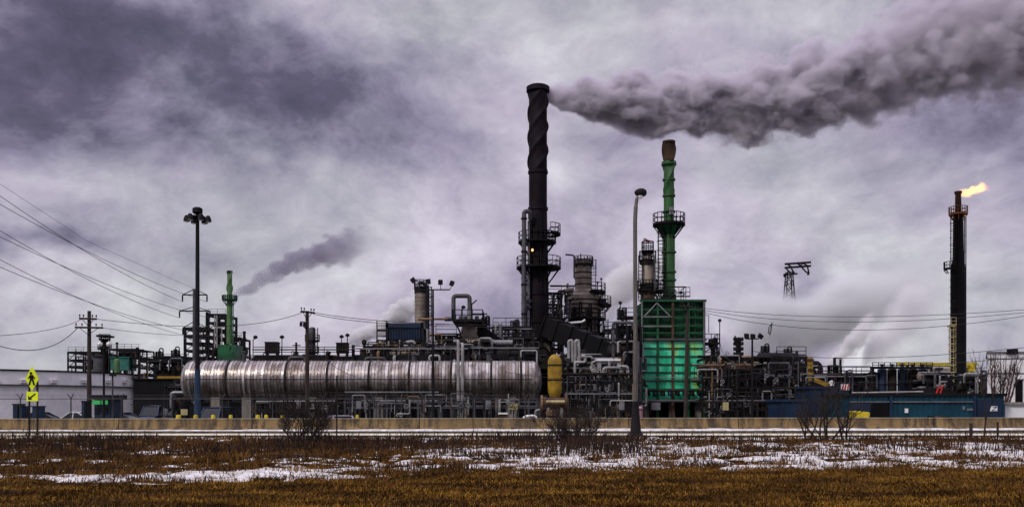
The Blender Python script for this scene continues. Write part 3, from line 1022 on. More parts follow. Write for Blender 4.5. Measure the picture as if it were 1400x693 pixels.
for px, pb, pt in ((984, 488, 440), (848, 433, 416), (931, 412, 402)):
    mb = MB().tube(P(px, pb, D + .7), P(px, pt, D + .7), .06, n=6)
    mb.lathe(P(px, pt, D + .7), [(.05, 0), (.2, .04), (.2, .32), (.05, .38)], 8)
    mb.build('lamp', M['dark'], gh)
mb = MB()
mb.beam(P(964, 480, D + .6), P(964, 431, D + .6), .07); mb.beam(P(969, 455, D + .6), P(969, 431, D + .6), .07); mb.beam(P(964, 431, D + .6), P(969, 431, D + .6), .07)
mb.build('cage_frame', M['dark'], gh)
for k in range(8):          # burners under the floor and their fuel line
    xx = gx0 + .7 + k * (gx1 - gx0 - 1.4) / 7
    MB().lathe((xx, D + .1 - .6, Z(541, D)), [(.22, 0), (.30, .1), (.30, .55), (.2, .7)], 12).build('burner', M['navy'] if k % 2 else M['dark'], gh)
MB().tube((gx0, D - .75, Z(534, D)), (gx1, D - .75, Z(534, D)), .11, n=8).build('fuel_pipe', M['dark2'], gh)
MB().tube((gx0, D - .6, Z(516, D)), (gx1, D - .6, Z(516, D)), .06, n=8).build('fuel_pipe', M['galv'], gh)
MB().tube((gx0 - 1, D - .8, Z(548, D)), (gx1 + .5, D - .8, Z(548, D)), .16, n=8).build('fuel_pipe', M['grey'], gh)
for px in (885, 921, 957):
    MB().box(X(px, D) - .35, X(px, D) + .35, D + 1, D + 1.7, YG, z0).build('pier', M['concrete'], gh)
MB().box(X(889, D), X(901, D), D - 1.05, D - .97, Z(560, D), Z(550, D)).build('notice_board', M['galv'], gh)

# ------------------------------------------------------------------ green stack over the heater
D = 110.0
cx = X(914.5, D)
gs = thing('furnace_stack', 'tall dark green stack with brown top rising from the green furnace', 'smokestack', (cx, D, Z(412, D)))
rt, rb = S(7.0, D), S(8.2, D)
zc0 = Z(221, D)
strake_shell((cx, D), zc0, Z(194, D), lambda z: rt, zc0 - 3, 1 / 1.5, .26, 28, 2).build('cap', mat('burnt_brown_steel', (.045, .026, .015), .75, 0, .4, spec=.15), gs)
strake_shell((cx, D), Z(302, D), zc0 + .01, lambda z: rt, Z(268, D), 1 / 1.5, .26, 28, 2).build('shaft', M['greystack'], gs)
MB().lathe((cx, D, Z(415, D)), [(rb * 1.25, 0), (rb * 1.25, .6), (rb, 1.2), (rb, Z(302, D) - Z(415, D))], 28).build('shaft', M['greystack'], gs)
for py in (194.5, 225, 246, 268, 290, 345, 372, 383):
    rr_ = rt if py < 300 else rb
    MB().lathe((cx, D, Z(py, D)), [(rr_ - .03, -.1), (rr_ + (.3 if py == 225 else .16), -.1), (rr_ + (.3 if py == 225 else .16), .1), (rr_ - .03, .1)], 26).build('flange', M['greystack'] if py > 200 else M['rust'], gs)
ring_deck(gs, (cx, D), Z(309, D), rb - .1, S(22, D), 0, 360, 30, 10, 1.3, M['black'], .05)
MB().lathe((cx, D, Z(322, D)), [(rb, 0), (S(18, D), Z(309, D) - Z(322, D) - .05), (rb, Z(309, D) - Z(322, D) - .04)], 24).build('cone_bracket', M['greendark'], gs)
MB().ladder(X(903.5, D), D - .4, Z(404, D), Z(311, D), .75, .055, True).build('ladder', M['black'], gs)
mb = MB()
mb.rail([(X(895, D), D - 1.5, Z(408, D)), (X(940, D), D - 1.5, Z(408, D))], 1.2, .04)
mb.build('railing', M['dark'], gs)
ring_deck(gs, (cx - .6, D), Z(400, D), rb, S(16, D), 90, 260, 16, 4, 1.2, M['black'], .05)
mb = MB()
for q in ((918, 292), (921, 297), (917, 306)):
    mb.cbox(P(*q, D - .95), .3, .1, .3)
MB().cbox(P(918, 288, D - .85), .55, .12, .9).build('plate', M['galv'], gs)

# grey column beside the green stack
D = 107.5
cx = X(885.5, D)
gc = thing('process_column', 'brown grey lagged column with railed top between lamp post and green stack', 'process column', (cx, D, Z(412, D)))
r_ = S(8.2, D)
MB().lathe((cx, D, Z(412, D)), [(S(9.8, D), 0), (S(8.6, D), 1.3), (r_, 1.35), (r_, Z(357, D) - Z(412, D)), (r_ * .7, Z(352, D) - Z(412, D)), (r_ * .7, Z(346, D) - Z(412, D))], 30).build('shell', M['lagging'], gc)
MB().lathe((cx, D, Z(411, D)), [(S(10.2, D), 0), (S(9, D), 1.1)], 26).build('skirt', M['rust'], gc)
for py in (394, 389, 360):
    MB().lathe((cx, D, Z(py, D)), [(r_, -.12), (r_ + .25, -.12), (r_ + .25, .12), (r_, .12)], 26).build('flange', M['dark2'], gc)
ring_deck(gc, (cx, D), Z(398, D), r_, S(14, D), 0, 360, 24, 8, 1.1, M['black'], .05)
ring_deck(gc, (cx, D), Z(359, D), r_ * .6, S(11.5, D), 0, 360, 22, 6, 1.2, M['black'], .05)
ring_deck(gc, (cx, D), Z(347, D), r_ * .4, S(8.2, D), 0, 360, 20, 4, 1.3, M['black'], .05)
MB().ladder(X(896, D), D - .6, Z(398, D), Z(358, D), .55, .05, True).build('ladder', M['black'], gc)
MB().ladder(X(875, D), D - .6, Z(412, D), Z(350, D), .5, .05).build('ladder', M['dark2'], gc)
MB().pipe([P(895, 398, D - 1), P(895, 352, D - 1), P(890, 349, D - 1)], .13, 6).build('pipe', M['grey'], gc)
mb = MB().tube(P(880, 345, D), P(880, 326, D), .05, n=6)
mb.build('mast', M['galv'], gc)
fl = MB()
vs, fs = [], []
for i in range(7):
    for j in range(2):
        vs.append((X(880, D) + .08 + i * .11, D - .06 * math.sin(i * 1.3), Z(325.5 if j else 329.5, D) - i * .05 + (.02 if j else 0)))
for k in range(2):
    vs += [(a, b + .015, c) for a, b, c in vs[:14]] if k else []
for i in range(6):
    fs += [(2 * i, 2 * i + 2, 2 * i + 3, 2 * i + 1), (14 + 2 * i + 1, 14 + 2 * i + 3, 14 + 2 * i + 2, 14 + 2 * i)]
tag(fl.add(vs, fs).build('flag', mat('faded_red_flag_cloth', (.25, .09, .10), .8, 0, .2)), 'small faded red flag on the thin mast above the grey column', 'flag')

# ------------------------------------------------------------------ flare stack with flame
D = 140.0
cx = X(1310, D)
fs_ = thing('flare_stack', 'slim black flare stack with a burning orange flame at its tip', 'flare stack', (cx, D, YG))
MB().lathe((cx, D, YG), [(S(9.3, D), 0), (S(9.3, D), Z(388, D) - YG), (S(8.6, D), Z(362, D) - YG), (S(7.0, D), Z(358, D) - YG), (S(6.2, D), Z(290, D) - YG)], 28).build('shaft', M['black'], fs_)
MB().lathe((cx, D, Z(290, D)), [(S(4.2, D), 0), (S(3.8, D), Z(266, D) - Z(290, D)), (S(5, D), Z(264, D) - Z(290, D)), (S(5, D), Z(262, D) - Z(290, D)), (S(3.6, D), Z(262, D) - Z(290, D)), (S(3.4, D), Z(268, D) - Z(290, D))], 20).build('burner_tip', M['rust'], fs_)
ring_deck(fs_, (cx, D), Z(294, D), S(5, D), S(12, D), 0, 360, 26, 8, 1.1, M['orange'], .05)
ring_deck(fs_, (cx - .9, D), Z(369, D), S(7, D), S(11, D), 130, 260, 12, 3, 1.1, M['dark2'], .05)
MB().ladder(X(1300.5, D), D - .5, Z(450, D), Z(296, D), .65, .05, True).build('ladder', M['dark2'], fs_)
MB().ladder(X(1299, D), D - .5, Z(528, D), Z(444, D), .75, .06, True).build('ladder', M['cream'], fs_)
mb = MB()
mb.box(X(1296, D), X(1303, D), D - 1, D + .3, Z(447, D), Z(445, D))
mb.rail([(X(1296, D), D - 1, Z(445, D)), (X(1303, D), D - 1, Z(445, D))], 1.2, .05, .7)
mb.build('landing', M['cream'], fs_)
for px in (1318.5, 1320.6):
    MB().tube(P(px, 545, D - .3), P(px, 296, D - .3), .09, n=6).build('pilot_pipe', M['grey'], fs_)
for py in range(300, 540, 22):
    MB().beam(P(1310, py, D - .3), P(1321, py, D - .3), .08).build('pipe_clip', M['dark2'], fs_)
for a in (225, 315):
    q = Vector((cx + 3.4 * math.cos(R(a)), D + 3.4 * math.sin(R(a)), YG))
    MB().beam(q, (cx, D, Z(512, D)), .3).build('strut', M['dark'], fs_)

# ------------------------------------------------------------------ white storage tank
D = 150.0
TR = 26.5
tcx = X(182, D) - TR
tk = thing('storage_tank', 'wide low white storage tank with dark rim lines behind the pedestrian sign', 'storage tank', (tcx, D, YG))
zt = Z(512.5, D)
MB().lathe((tcx, D, YG), [(TR, 0), (TR, zt - YG), (TR - .25, zt - YG), (TR - .25, zt - YG - .3), (.001, zt - YG + .2)], 120).build('shell', M['white'], tk)
MB().lathe((tcx, D, zt - .02), [(TR - .1, 0), (TR + .18, 0), (TR + .18, .22), (TR - .1, .22)], 120).build('top_rim', M['dark'], tk)
MB().lathe((tcx, D, Z(530, D)), [(TR - .1, 0), (TR + .5, 0), (TR + .5, .16), (TR - .1, .16)], 120).build('wind_girder', M['grey'], tk)
for px in (-8, 33, 74, 116, 149, 171):
    # fixture on the curved face: intersect the sight line with the shell
    a, b = (px - CX) / F, 1.0
    A, B, C_ = a * a + 1, -2 * (a * tcx + D), tcx * tcx + D * D - (TR + .15) ** 2
    dd = (-B - math.sqrt(max(0, B * B - 4 * A * C_))) / (2 * A)
    q = P(px, 521.5, dd)
    ang = math.atan2(q.y - D, q.x - tcx)
    mb = MB()
    mb.cbox(q, .6, 1.0, .38, ang)
    mb.cbox(q + Vector((0, 0, .22)), .75, 1.15, .08, ang)
    mb.build('vent_box', M['lamp'], tk)
MB().ladder(X(181, D), D - .4, YG, zt + 1, .7, .05, True).build('ladder', M['grey'], tk)
# ------------------------------------------------------------------ generic parts of a refinery
PIPEM = ['dark'] * 7 + ['dark2'] * 5 + ['grey'] * 5 + ['galv'] * 2 + ['pale'] * 2 + ['rustpipe'] * 1


def valve(p, r, root, m):
    mb = MB()
    mb.lathe(p, [(r * .6, -r * 1.4), (r * 1.5, -r), (r * 1.5, r), (r * .6, r * 1.4)], 10)
    mb.tube(p, Vector(p) + Vector((0, -.5, .35)), .04, n=5)
    a = Vector(p) + Vector((0, -.5, .35))
    mb.path([a + Vector((.2 * math.cos(R(t)), 0, .2 * math.sin(R(t)))) for t in range(0, 361, 45)], .03, 4)
    mb.build('valve', M[m], root)


def drum(root, c, r, L, m='grey', saddles=True, zb=None):
    """horizontal drum along X with dished ends"""
    prof = [(1e-5, -L / 2 - r * .4)] + [(r * math.sin(math.pi / 2 * i / 5), -L / 2 - r * .4 * math.cos(math.pi / 2 * i / 5)) for i in range(1, 6)]
    prof += [(r, -L / 4), (r + .05, -L / 4), (r + .05, -L / 4 + .1), (r, -L / 4 + .1), (r, L / 4), (r + .05, L / 4), (r + .05, L / 4 + .1), (r, L / 4 + .1)]
    prof += [(r * math.cos(math.pi / 2 * i / 5), L / 2 + r * .4 * math.sin(math.pi / 2 * i / 5)) for i in range(0, 6)]
    prof[-1] = (1e-5, prof[-1][1])
    o = MB().lathe(c, prof, 20, axis='x').build('drum', M[m], root)
    return o


def upright(root, c, r, h, m='grey', name='column_shell', n=20, dm=.5):
    prof = [(r, 0), (r, h * .33), (r + .05, h * .33), (r + .05, h * .33 + .12), (r, h * .33 + .12), (r, h * .7), (r + .05, h * .7), (r + .05, h * .7 + .12), (r, h * .7 + .12), (r, h)]
    prof += [(max(1e-5, r * math.cos(math.pi / 2 * i / 5)), h + r * dm * math.sin(math.pi / 2 * i / 5)) for i in range(1, 6)]
    return MB().lathe(c, prof, n).build(name, M[m], root)


def pipe_rack(label, px0, px1, d, dep, levels, nb, seed, npipe=4, nriser=6, ndrum=1, brace=.5, rail=True, name='pipe_rack', cat='pipe rack', group=None,
              fm='dark', mats=None, cw=.28, base=None, floor=None, tall=0, tray=True, pr=(.05, .17)):
    rg_ = random.Random(seed)
    mats = mats or PIPEM
    x0, x1 = X(px0, d), X(px1, d)
    y0, y1 = d, d + dep
    zs = sorted(Z(p, d) for p in levels)
    zb = YG if base is None else Z(base, d)
    root = thing(name, label, cat, ((x0 + x1) / 2, d, zb), group)
    fr = MB()
    bx = [x0 + (x1 - x0) * i / nb for i in range(nb + 1)]
    for x in bx:
        for y in (y0, y1):
            fr.box(x - cw / 2, x + cw / 2, y - cw / 2, y + cw / 2, zb, zs[-1] + rg_.uniform(0, .25) + (tall if rg_.random() < .3 else 0))
        for z in zs:
            fr.box(x - cw * .35, x + cw * .35, y0, y1, z - cw * .55, z + cw * .45)
    for z in zs:
        for y in (y0, y1):
            fr.box(x0, x1, y - cw * .3, y + cw * .3, z - cw * .6, z + cw * .4)
    zl = [zb] + zs
    for i in range(nb):
        for j in range(len(zl) - 1):
            if rg_.random() < brace:
                a, b = (bx[i], bx[i + 1]) if rg_.random() < .5 else (bx[i + 1], bx[i])
                k = rg_.random()
                if k < .5:
                    fr.beam((a, y0, zl[j]), (b, y0, zl[j + 1]), .13)
                else:
                    mdx = (a + b) / 2
                    fr.beam((a, y0, zl[j]), (mdx, y0, zl[j + 1]), .13)
                    fr.beam((b, y0, zl[j]), (mdx, y0, zl[j + 1]), .13)
    fr.build('frame', M[fm], root)
    W_ = x1 - x0
    for li, z in enumerate(zs):
        k = npipe if li < len(zs) - 1 or not rail else max(1, npipe - 1)
        for q in range(k):
            r = rg_.uniform(*pr)
            m = rg_.choice(mats)
            y = y0 + .3 + (dep - .6) * (q + rg_.uniform(.1, .9)) / k
            a = x0 + (0 if rg_.random() < .6 else rg_.uniform(0, .4) * W_) - (rg_.uniform(0, 1.2) if rg_.random() < .3 else 0)
            b = x1 - (0 if rg_.random() < .6 else rg_.uniform(0, .4) * W_) + (rg_.uniform(0, 1.2) if rg_.random() < .3 else 0)
            zz_ = z + r + cw * .45
            pts = [Vector((a, y, zz_)), Vector((b, y, zz_))]
            if rg_.random() < .45 and li > 0:
                dz = zs[li] - zs[li - 1]
                pts = pts + [Vector((b, y, zz_ - dz * rg_.uniform(.5, 1.5)))]
            if rg_.random() < .35 and li < len(zs) - 1:
                xm = a + (b - a) * rg_.uniform(.3, .7)
                hh = rg_.uniform(.5, 1.1)
                pts = [pts[0], Vector((xm, y, zz_)), Vector((xm, y, zz_ + hh)), Vector((xm + .8 + r * 4, y, zz_ + hh)), Vector((xm + .8 + r * 4, y, zz_))] + pts[1:]
            MB().pipe(pts, r, 8, 2).build('pipe', M[m], root)
            if rg_.random() < .35:
                valve((a + (b - a) * rg_.uniform(.15, .85), y, zz_), r, root, rg_.choice(['dark2', 'grey', 'rust', 'dark']))
    for q in range(nriser):
        x = x0 + W_ * rg_.random()
        r = rg_.uniform(pr[0], pr[1] * 1.1)
        y = y0 - r - cw * .6 - rg_.uniform(0, .3)
        za, zc = (zb, rg_.choice(zs) + rg_.uniform(-.2, .8))
        if rg_.random() < .5 and len(zs) > 1: za = rg_.choice(zs[:-1]) - rg_.uniform(.3, .8)
        if zc - za < 1: zc = za + 1.6
        k = rg_.random()
        if k < .4:
            pts = [(x, y, za), (x, y, zc), (x, y0 + .8, zc)]
        elif k < .75:
            dx = rg_.uniform(.8, 2.5) * rg_.choice((-1, 1))
            pts = [(x, y, za), (x, y, zc), (x + dx, y, zc), (x + dx, y, zc - rg_.uniform(.5, 1.6))]
        else:
            dx = rg_.uniform(.5, 1.6) * rg_.choice((-1, 1))
            zm_ = (za + zc) / 2
            pts = [(x, y, za), (x, y, zm_), (x + dx, y, zm_), (x + dx, y, zc)]
        MB().pipe(pts, r, 8, 2).build('pipe', M[rg_.choice(mats)], root)
        if rg_.random() < .4:
            valve((x, y, za + (zc - za) * .3), r, root, rg_.choice(['dark2', 'grey', 'rust', 'pale']))
    for q in range(ndrum):
        li = rg_.randrange(max(1, len(zs) - 1))
        r = rg_.uniform(.45, .85)
        L_ = rg_.uniform(2, 4.5)
        x = x0 + L_ * .6 + (W_ - 1.2 * L_) * rg_.random()
        drum(root, (x, y0 + dep * .35, zs[li] + r + .15), r, L_, rg_.choice(['dark2', 'grey', 'dark2', 'dark', 'lagging']))
    if tray:
        z = zs[len(zs) // 2] + .9
        MB().box(x0, x1, y0 - .35, y0 - .1, z, z + .12).build('cable_tray', M['galv' if rg_.random() < .4 else 'dark2'], root)
    if rail:
        MB().box(x0 + .05, x1 - .05, y0 + .05, y0 + min(dep, 1.6), zs[-1] + cw * .5, zs[-1] + cw * .5 + .06).build('walkway', M[fm], root)
        MB().rail([(x0, y0, zs[-1] + cw * .5), (x1, y0, zs[-1] + cw * .5)], 1.1, .042, 1.5).build('railing', M[fm], root)
    return root


def house(name, label, cat, px0, px1, pt, d, dep, m, base=None, roof=None, ribs=0, group=None, louvre=True):
    x0, x1, zt = X(px0, d), X(px1, d), Z(pt, d)
    zb = YG if base is None else Z(base, d)
    o = thing(name, label, cat, ((x0 + x1) / 2, d, zb), group)
    MB().box(x0, x1, d, d + dep, zb, zt).build('wall', M[m], o)
    MB().box(x0 - .2, x1 + .2, d - .2, d + dep + .2, zt + .003, zt + .22).build('roof', M[roof or m], o)
    if ribs:
        n = int((x1 - x0) / ribs)
        mb = MB()
        # corrugation: shallow ribs on a front sheet
        vs, fs = [], []
        for i in range(n + 1):
            xx = x0 + (x1 - x0) * i / n
            for k, (o_, yy_) in enumerate(((-.3, -.02), (-.2, -.07), (.2, -.07), (.3, -.02))):
                vs += [(xx + o_ * ribs, d + yy_, zb), (xx + o_ * ribs, d + yy_, zt)]
        m_ = len(vs) // 2
        fs = [(2 * i, 2 * i + 2, 2 * i + 3, 2 * i + 1) for i in range(m_ - 1)]
        mb.add([(min(max(a, x0), x1), b, c) for a, b, c in vs], fs)
        mb.build('cladding', M[m], o)
    return o


# ------------------------------------------------------------------ far left unit beyond the white tank
pipe_rack('dark far pipe rack rising beyond the white tank behind the wooden pole', 93, 135, 192, 8, [482, 493, 502], 4, 11, 3, 5, 1, .5, base=None)
pipe_rack('dark far pipe rack with a tall end post beyond the right of the white tank', 150, 190, 192, 8, [478, 488, 500], 4, 12, 3, 6, 1, .5)
D = 194
o = thing('process_tower', 'slim dark far tower with widening railed top beyond the white tank', 'process tower', (X(143, D), D, YG))
upright(o, (X(143, D), D, YG), S(5, D), Z(466, D) - YG, 'dark2')
ring_deck(o, (X(143, D), D), Z(478, D), S(4, D), S(9, D), brackets=0)
ring_deck(o, (X(143, D), D), Z(465, D), S(4, D), S(7.5, D), brackets=0)
MB().box(X(137, D), X(151, D), D - 2, D + 2, Z(461, D), Z(458.5, D)).build('canopy', M['dark'], o)
for px in (138, 150):
    MB().beam(P(px, 478, D - 2), P(px, 458, D - 2), .16).build('post', M['dark'], o)
D = 186
o = thing('process_column', 'pale grey upright far vessel between the twin globe lamp and the wooden pole', 'process column', (X(134.5, D), D, YG))
upright(o, (X(134.5, D), D, YG), S(6.5, D), Z(489, D) - YG, 'grey', 'shell')
MB().lathe((X(134.5, D), D, Z(489, D)), [(S(7, D), 0), (S(7, D), .3), (S(3, D), .8)], 16).build('cap', M['dark'], o)
D = 187
o = thing('process_column', 'teal green far vessel among dark frames beyond the white tank', 'process column', (X(160, D), D, YG))
upright(o, (X(160, D), D, YG), S(3.8, D), Z(492, D) - YG, 'greenleft', 'shell')
MB().lathe((X(160, D), D, Z(491, D)), [(S(1.2, D), 0), (S(1.2, D), 3.2), (S(1.8, D), 3.3), (S(1.8, D), 3.6)], 12).build('vent_pipe', M['dark2'], o)
house('cooler_box', 'dark teal far cooler box beside the teal green vessel', 'cooler', 151, 176, 489, 191, 4, 'teal', base=506)

# ------------------------------------------------------------------ between the tank and the vessel
pipe_rack('low dark pipe rack with flat roofed bays between the white tank and the silver vessel', 190, 258, 150, 8, [494, 503, 513], 6, 21, 4, 8, 2, .45, mats=PIPEM + ['yellow'])
house('compressor_shelter', 'flat black roofed shelter above the rack left of the silver vessel', 'shelter', 209, 248, 488, 152, 6, 'dark', base=493)
MB_ = house('pump_house', 'black windowless pump house between the white tank and the silver vessel', 'pump house', 183, 251, 519, 132, 7, 'black')
yb_ = thing('crane_beam', 'short yellow beam on the roof of the black pump house', 'beam', P(231, 518, 133))
MB().box(X(215, 133), X(247, 133), 133, 133.4, Z(517, 133), Z(514, 133)).build('girder', M['yellow'], yb_)
for px in (217, 232, 245):
    MB().box(X(px, 133) - .12, X(px, 133) + .12, 133.05, 133.35, Z(519, 133) + .2, Z(517.05, 133)).build('post', M['dark2'], yb_)
pipe_rack('small dark pipe cluster at the rounded left end of the silver vessel', 226, 250, 92, 4, [528, 540, 552], 2, 24, 3, 6, 0, .5, rail=False, mats=PIPEM + ['pale', 'yellow'])

# ------------------------------------------------------------------ left back unit with the olive green stack
pipe_rack('tall dark lattice frame left of the far olive green stack', 253, 284, 190, 7, [449, 459, 469, 479, 489, 500], 2, 31, 2, 5, 0, .95, name='lattice_tower', cat='lattice tower', cw=.5, rail=False)
pipe_rack('tallest dark lattice tower with pale pipes beside the far olive green stack', 285, 309, 188, 7, [431, 441, 451, 462, 473, 484, 496], 2, 32, 2, 8, 0, .8, name='lattice_tower', cat='lattice tower', cw=.45, rail=True)
pipe_rack('dark equipment frame right of the far olive green stack', 309, 330, 189, 6, [463, 474, 486, 498], 2, 33, 3, 6, 1, .6, name='lattice_tower', cat='lattice tower', cw=.35, mats=PIPEM + ['greenleft'] * 3)
D = 189
o = thing('process_column', 'slim dark column left of the pale pipes in the far lattice tower', 'process column', (X(285.5, D), D - 1, YG))
upright(o, (X(285.5, D), D - 1, YG), S(2.2, D), Z(428, D) - YG, 'black', 'shell', 14)
o = thing('riser_pipe', 'pale far twin riser pipe on the front of the dark lattice tower', 'pipe', (X(296, D - 4), D - 4, Z(475, D)))
for px in (293.7, 296.6):
    MB().tube(P(px, 476, D - 4), P(px, 431, D - 4), S(.9, D), n=8).build('pipe', M['pale'], o)
MB().tube(P(295, 479, D - 4), P(295, 475.7, D - 4), S(4, D), n=14).build('collector', M['dark2'], o)
D = 186
o = thing('furnace_stack', 'far slim olive green stack with a dark ring platform behind the silver vessel', 'smokestack', (X(314, D), D, YG))
strake_shell((X(314, D), D), Z(408, D), Z(371, D), lambda z: S(3.2, D), Z(400, D), 1 / 1.5, .25, 20, 2).build('shaft', M['greenleft'], o)
MB().lathe((X(314, D), D, Z(470, D)), [(S(4.2, D), 0), (S(3.7, D), Z(408, D) - Z(470, D))], 20).build('shaft', M['greenleft'], o)
MB().lathe((X(314, D), D, Z(373.5, D)), [(S(3.3, D), 0), (S(3.7, D), 0), (S(3.7, D), .5), (S(3.3, D), .5)], 18).build('rim', M['dark2'], o)
ring_deck(o, (X(314, D), D), Z(411, D), S(3, D), S(10, D), brackets=6, mat_=M['greendark'], hrail=.9, rr=.09)
MB().box(X(303, D), X(326, D), D - 2.5, D + 4, YG, Z(472, D)).build('firebox', M['greendark'], o)
MB().ladder(X(318.5, D), D - .5, Z(470, D), Z(412, D), .5, .06).build('ladder', M['greendark'], o)
D = 170
o = thing('vent_stack', 'thin plain black vent stack right of the far olive green stack', 'vent stack', (X(334, D), D, YG))
MB().tube((X(334, D), D, YG), P(334, 453, D), S(1.9, D), n=14).build('shaft', M['black'], o)
MB().lathe(P(334, 453, D), [(S(1.9, D), -.3), (S(2.3, D), -.3), (S(2.3, D), 0), (S(1.7, D), .05)], 14).build('rim', M['dark2'], o)

# ------------------------------------------------------------------ walkway bridge along the top of the vessel
pipe_rack('long dark railed pipe bridge running above the left half of the silver vessel', 346, 482, 93, 5, [490.5, 496], 9, 41, 4, 6, 0, .15, cw=.3, tall=.0)
pipe_rack('long dark pipe bridge above the middle of the silver vessel under the blue cooler', 483, 640, 93.5, 5, [489, 496], 10, 42, 5, 14, 1, .2, cw=.3, tall=1.2, mats=PIPEM + ['pale', 'rustpipe'])
pipe_rack('dark pipe bridge above the right end of the silver vessel', 641, 736, 94, 5, [488, 496], 6, 43, 5, 12, 1, .25, cw=.3, tall=1.2)


def roof_box(label, px0, px1, pt, pb, d, lbl_mast=None):
    o = thing('equipment_box', label, 'equipment box', (X((px0 + px1) / 2, d), d, Z(pb, d)))
    x0, x1 = X(px0, d), X(px1, d)
    MB().box(x0, x1, d, d + 1.2, Z(pb - 4.5, d), Z(pt, d)).build('cabinet', M['dark2'], o)
    MB().box(x0 - .05, x1 + .05, d - .06, d + 1.26, Z(pt, d) + .004, Z(pt, d) + .08).build('lid', M['dark'], o)
    for xx in (x0 + .1, x1 - .1):
        MB().box(xx - .06, xx + .06, d + .1, d + 1.1, Z(pb, d), Z(pb - 4.5, d) - .003).build('leg', M['dark'], o)
    for i in range(5):
        zz_ = Z(pt + 2 + i * 2, d)
        MB().box(x0 + .08, x1 - .08, d - .035, d - .003, zz_ - .05, zz_).build('louvre', M['black'], o)
    return o


roof_box('dark louvred box on legs on the pipe bridge left of the wooden pole', 362, 378.5, 468, 487, 94)
roof_box('dark louvred box on legs on the pipe bridge right of the wooden pole', 459.5, 474.5, 469, 487, 94)


def small_lamp(label, px, pb, pt, d, arm=0, group=None):
    o = thing('deck_lamp', label, 'lamp', P(px, pb, d), group)
    top = P(px, pt, d)
    if arm:
        MB().pipe([P(px, pb, d), top, top + Vector((arm, 0, .1))], .05, 6).build('post', M['dark'], o)
        q = top + Vector((arm, 0, .1))
    else:
        MB().tube(P(px, pb, d), top, .05, n=6).build('post', M['dark'], o)
        q = top
    MB().lathe(q, [(.06, -.02), (.24, .05), (.24, .22), (.1, .34), (.001, .36)], 10).build('lamp_head', M['dark'], o)
    return o


small_lamp('thin deck lamp with short arm at the left end of the pipe bridge', 346, 487, 464, 94, .25)
small_lamp('thin straight deck lamp right of the first louvred box', 385.5, 487, 462.5, 94)
small_lamp('thin straight deck lamp behind the second louvred box', 467, 468, 462, 95.5)
small_lamp('thin deck lamp just right of the second louvred box', 475, 487, 460, 96)
o = thing('vent_mast', 'small T-topped vent mast on the pipe bridge left of the wooden pole', 'vent', P(405, 487, 95))
MB().lathe(P(405, 488, 95), [(.25, 0), (.25, .5), (.12, .6), (.12, 1.2)], 10).build('base_pipe', M['dark2'], o)
MB().beam(P(400, 472, 95), P(411, 472, 95), .1).build('cross_arm', M['dark2'], o)
MB().tube(P(405, 480, 95), P(405, 468, 95), .12, n=8).build('post', M['dark2'], o)
# grey column behind the wooden pole
D = 165
o = thing('process_column', 'grey far column with side ladder directly behind the wooden pole', 'process column', (X(427.5, D), D, YG))
upright(o, (X(427, D), D, YG), S(4.3, D), Z(449, D) - YG, 'grey', 'shell')
MB().ladder(X(432.5, D), D - .5, Z(495, D), Z(448, D), .7, .07).build('ladder', M['dark2'], o)
ring_deck(o, (X(427, D), D), Z(467, D), S(3, D), S(10, D), brackets=0, n=16)
ring_deck(o, (X(427, D), D), Z(483, D), S(3, D), S(9, D), brackets=0, n=16)
o = thing('vent_mast', 'short dark pipe vent with a wide collar right of the second louvred box', 'vent', P(498, 487, 95))
MB().lathe(P(498, 488, 95), [(.5, 0), (.4, .45), (.16, .5), (.16, 1.3), (.26, 1.35), (.26, 1.75), (.1, 1.9)], 12).build('vent_pipe', M['dark2'], o)

# ------------------------------------------------------------------ blue cooler on its steel platform
D = 98
o = thing('air_cooler', 'dark blue air cooler box on a steel platform under the brown tower', 'cooler', (X(553, D), D, Z(488, D)))
x0, x1 = X(531, D), X(576, D)
MB().box(x0, x1, D, D + 4, Z(464, D), Z(448, D)).build('cooler_box', M['blue'], o)
MB().box(x0 - .25, x1 + .2, D - .25, D + 4.2, Z(448, D) + .01, Z(442, D)).build('header', M['navy'], o)
for i in range(12):
    xx = x0 + .2 + i * (x1 - x0 - .4) / 11
    MB().box(xx - .05, xx + .05, D - .14, D - .01, Z(463.5, D), Z(448.5, D)).build('fin', M['navy'], o)
fr = MB()
for px in (529.5, 543, 560, 577.5):
    for dy in (-.1, 4.0):
        fr.box(X(px, D) - .15, X(px, D) + .15, D + dy - .15, D + dy + .15, Z(497, D), Z(441 if px in (529.5, 577.5) else 464, D))
for py in (466, 477, 487):
    fr.box(X(529, D), X(578, D), D - .25, D + .05, Z(py, D) - .12, Z(py, D) + .12)
    fr.box(X(529, D), X(578, D), D + 3.9, D + 4.1, Z(py, D) - .12, Z(py, D) + .12)
    for px in (529.5, 543, 560, 577.5):
        fr.box(X(px, D) - .1, X(px, D) + .1, D, D + 4, Z(py, D) - .1, Z(py, D) + .1)
fr.build('frame', M['dark'], o)
mb = MB()
mb.rail([(X(515, D), D, Z(466, D)), (X(529, D), D, Z(466, D))], 1.1, .045, .8)
mb.rail([(X(515, D), D, Z(452, D)), (X(529, D), D, Z(452, D))], 1.1, .045, .8)
for px in (515.5, 528):
    mb.beam(P(px, 492, D), P(px, 440, D), .1)
mb.build('railing', M['dark'], o)
MB().box(X(514, D), X(530, D), D, D + 2, Z(467, D), Z(465.5, D)).build('landing', M['dark'], o)
MB().pipe([P(509, 473, D - .6), P(545, 473, D - .6), P(545, 476, D - .6), P(576, 474, D - .6)], .2, 8).build('pipe', M['rustpipe'], o)
MB().pipe([P(520, 466, D - .6), P(520, 474, D - .6), P(512, 478, D - .6), P(512, 490, D - .6)], .2, 8).build('pipe', M['cream'], o)
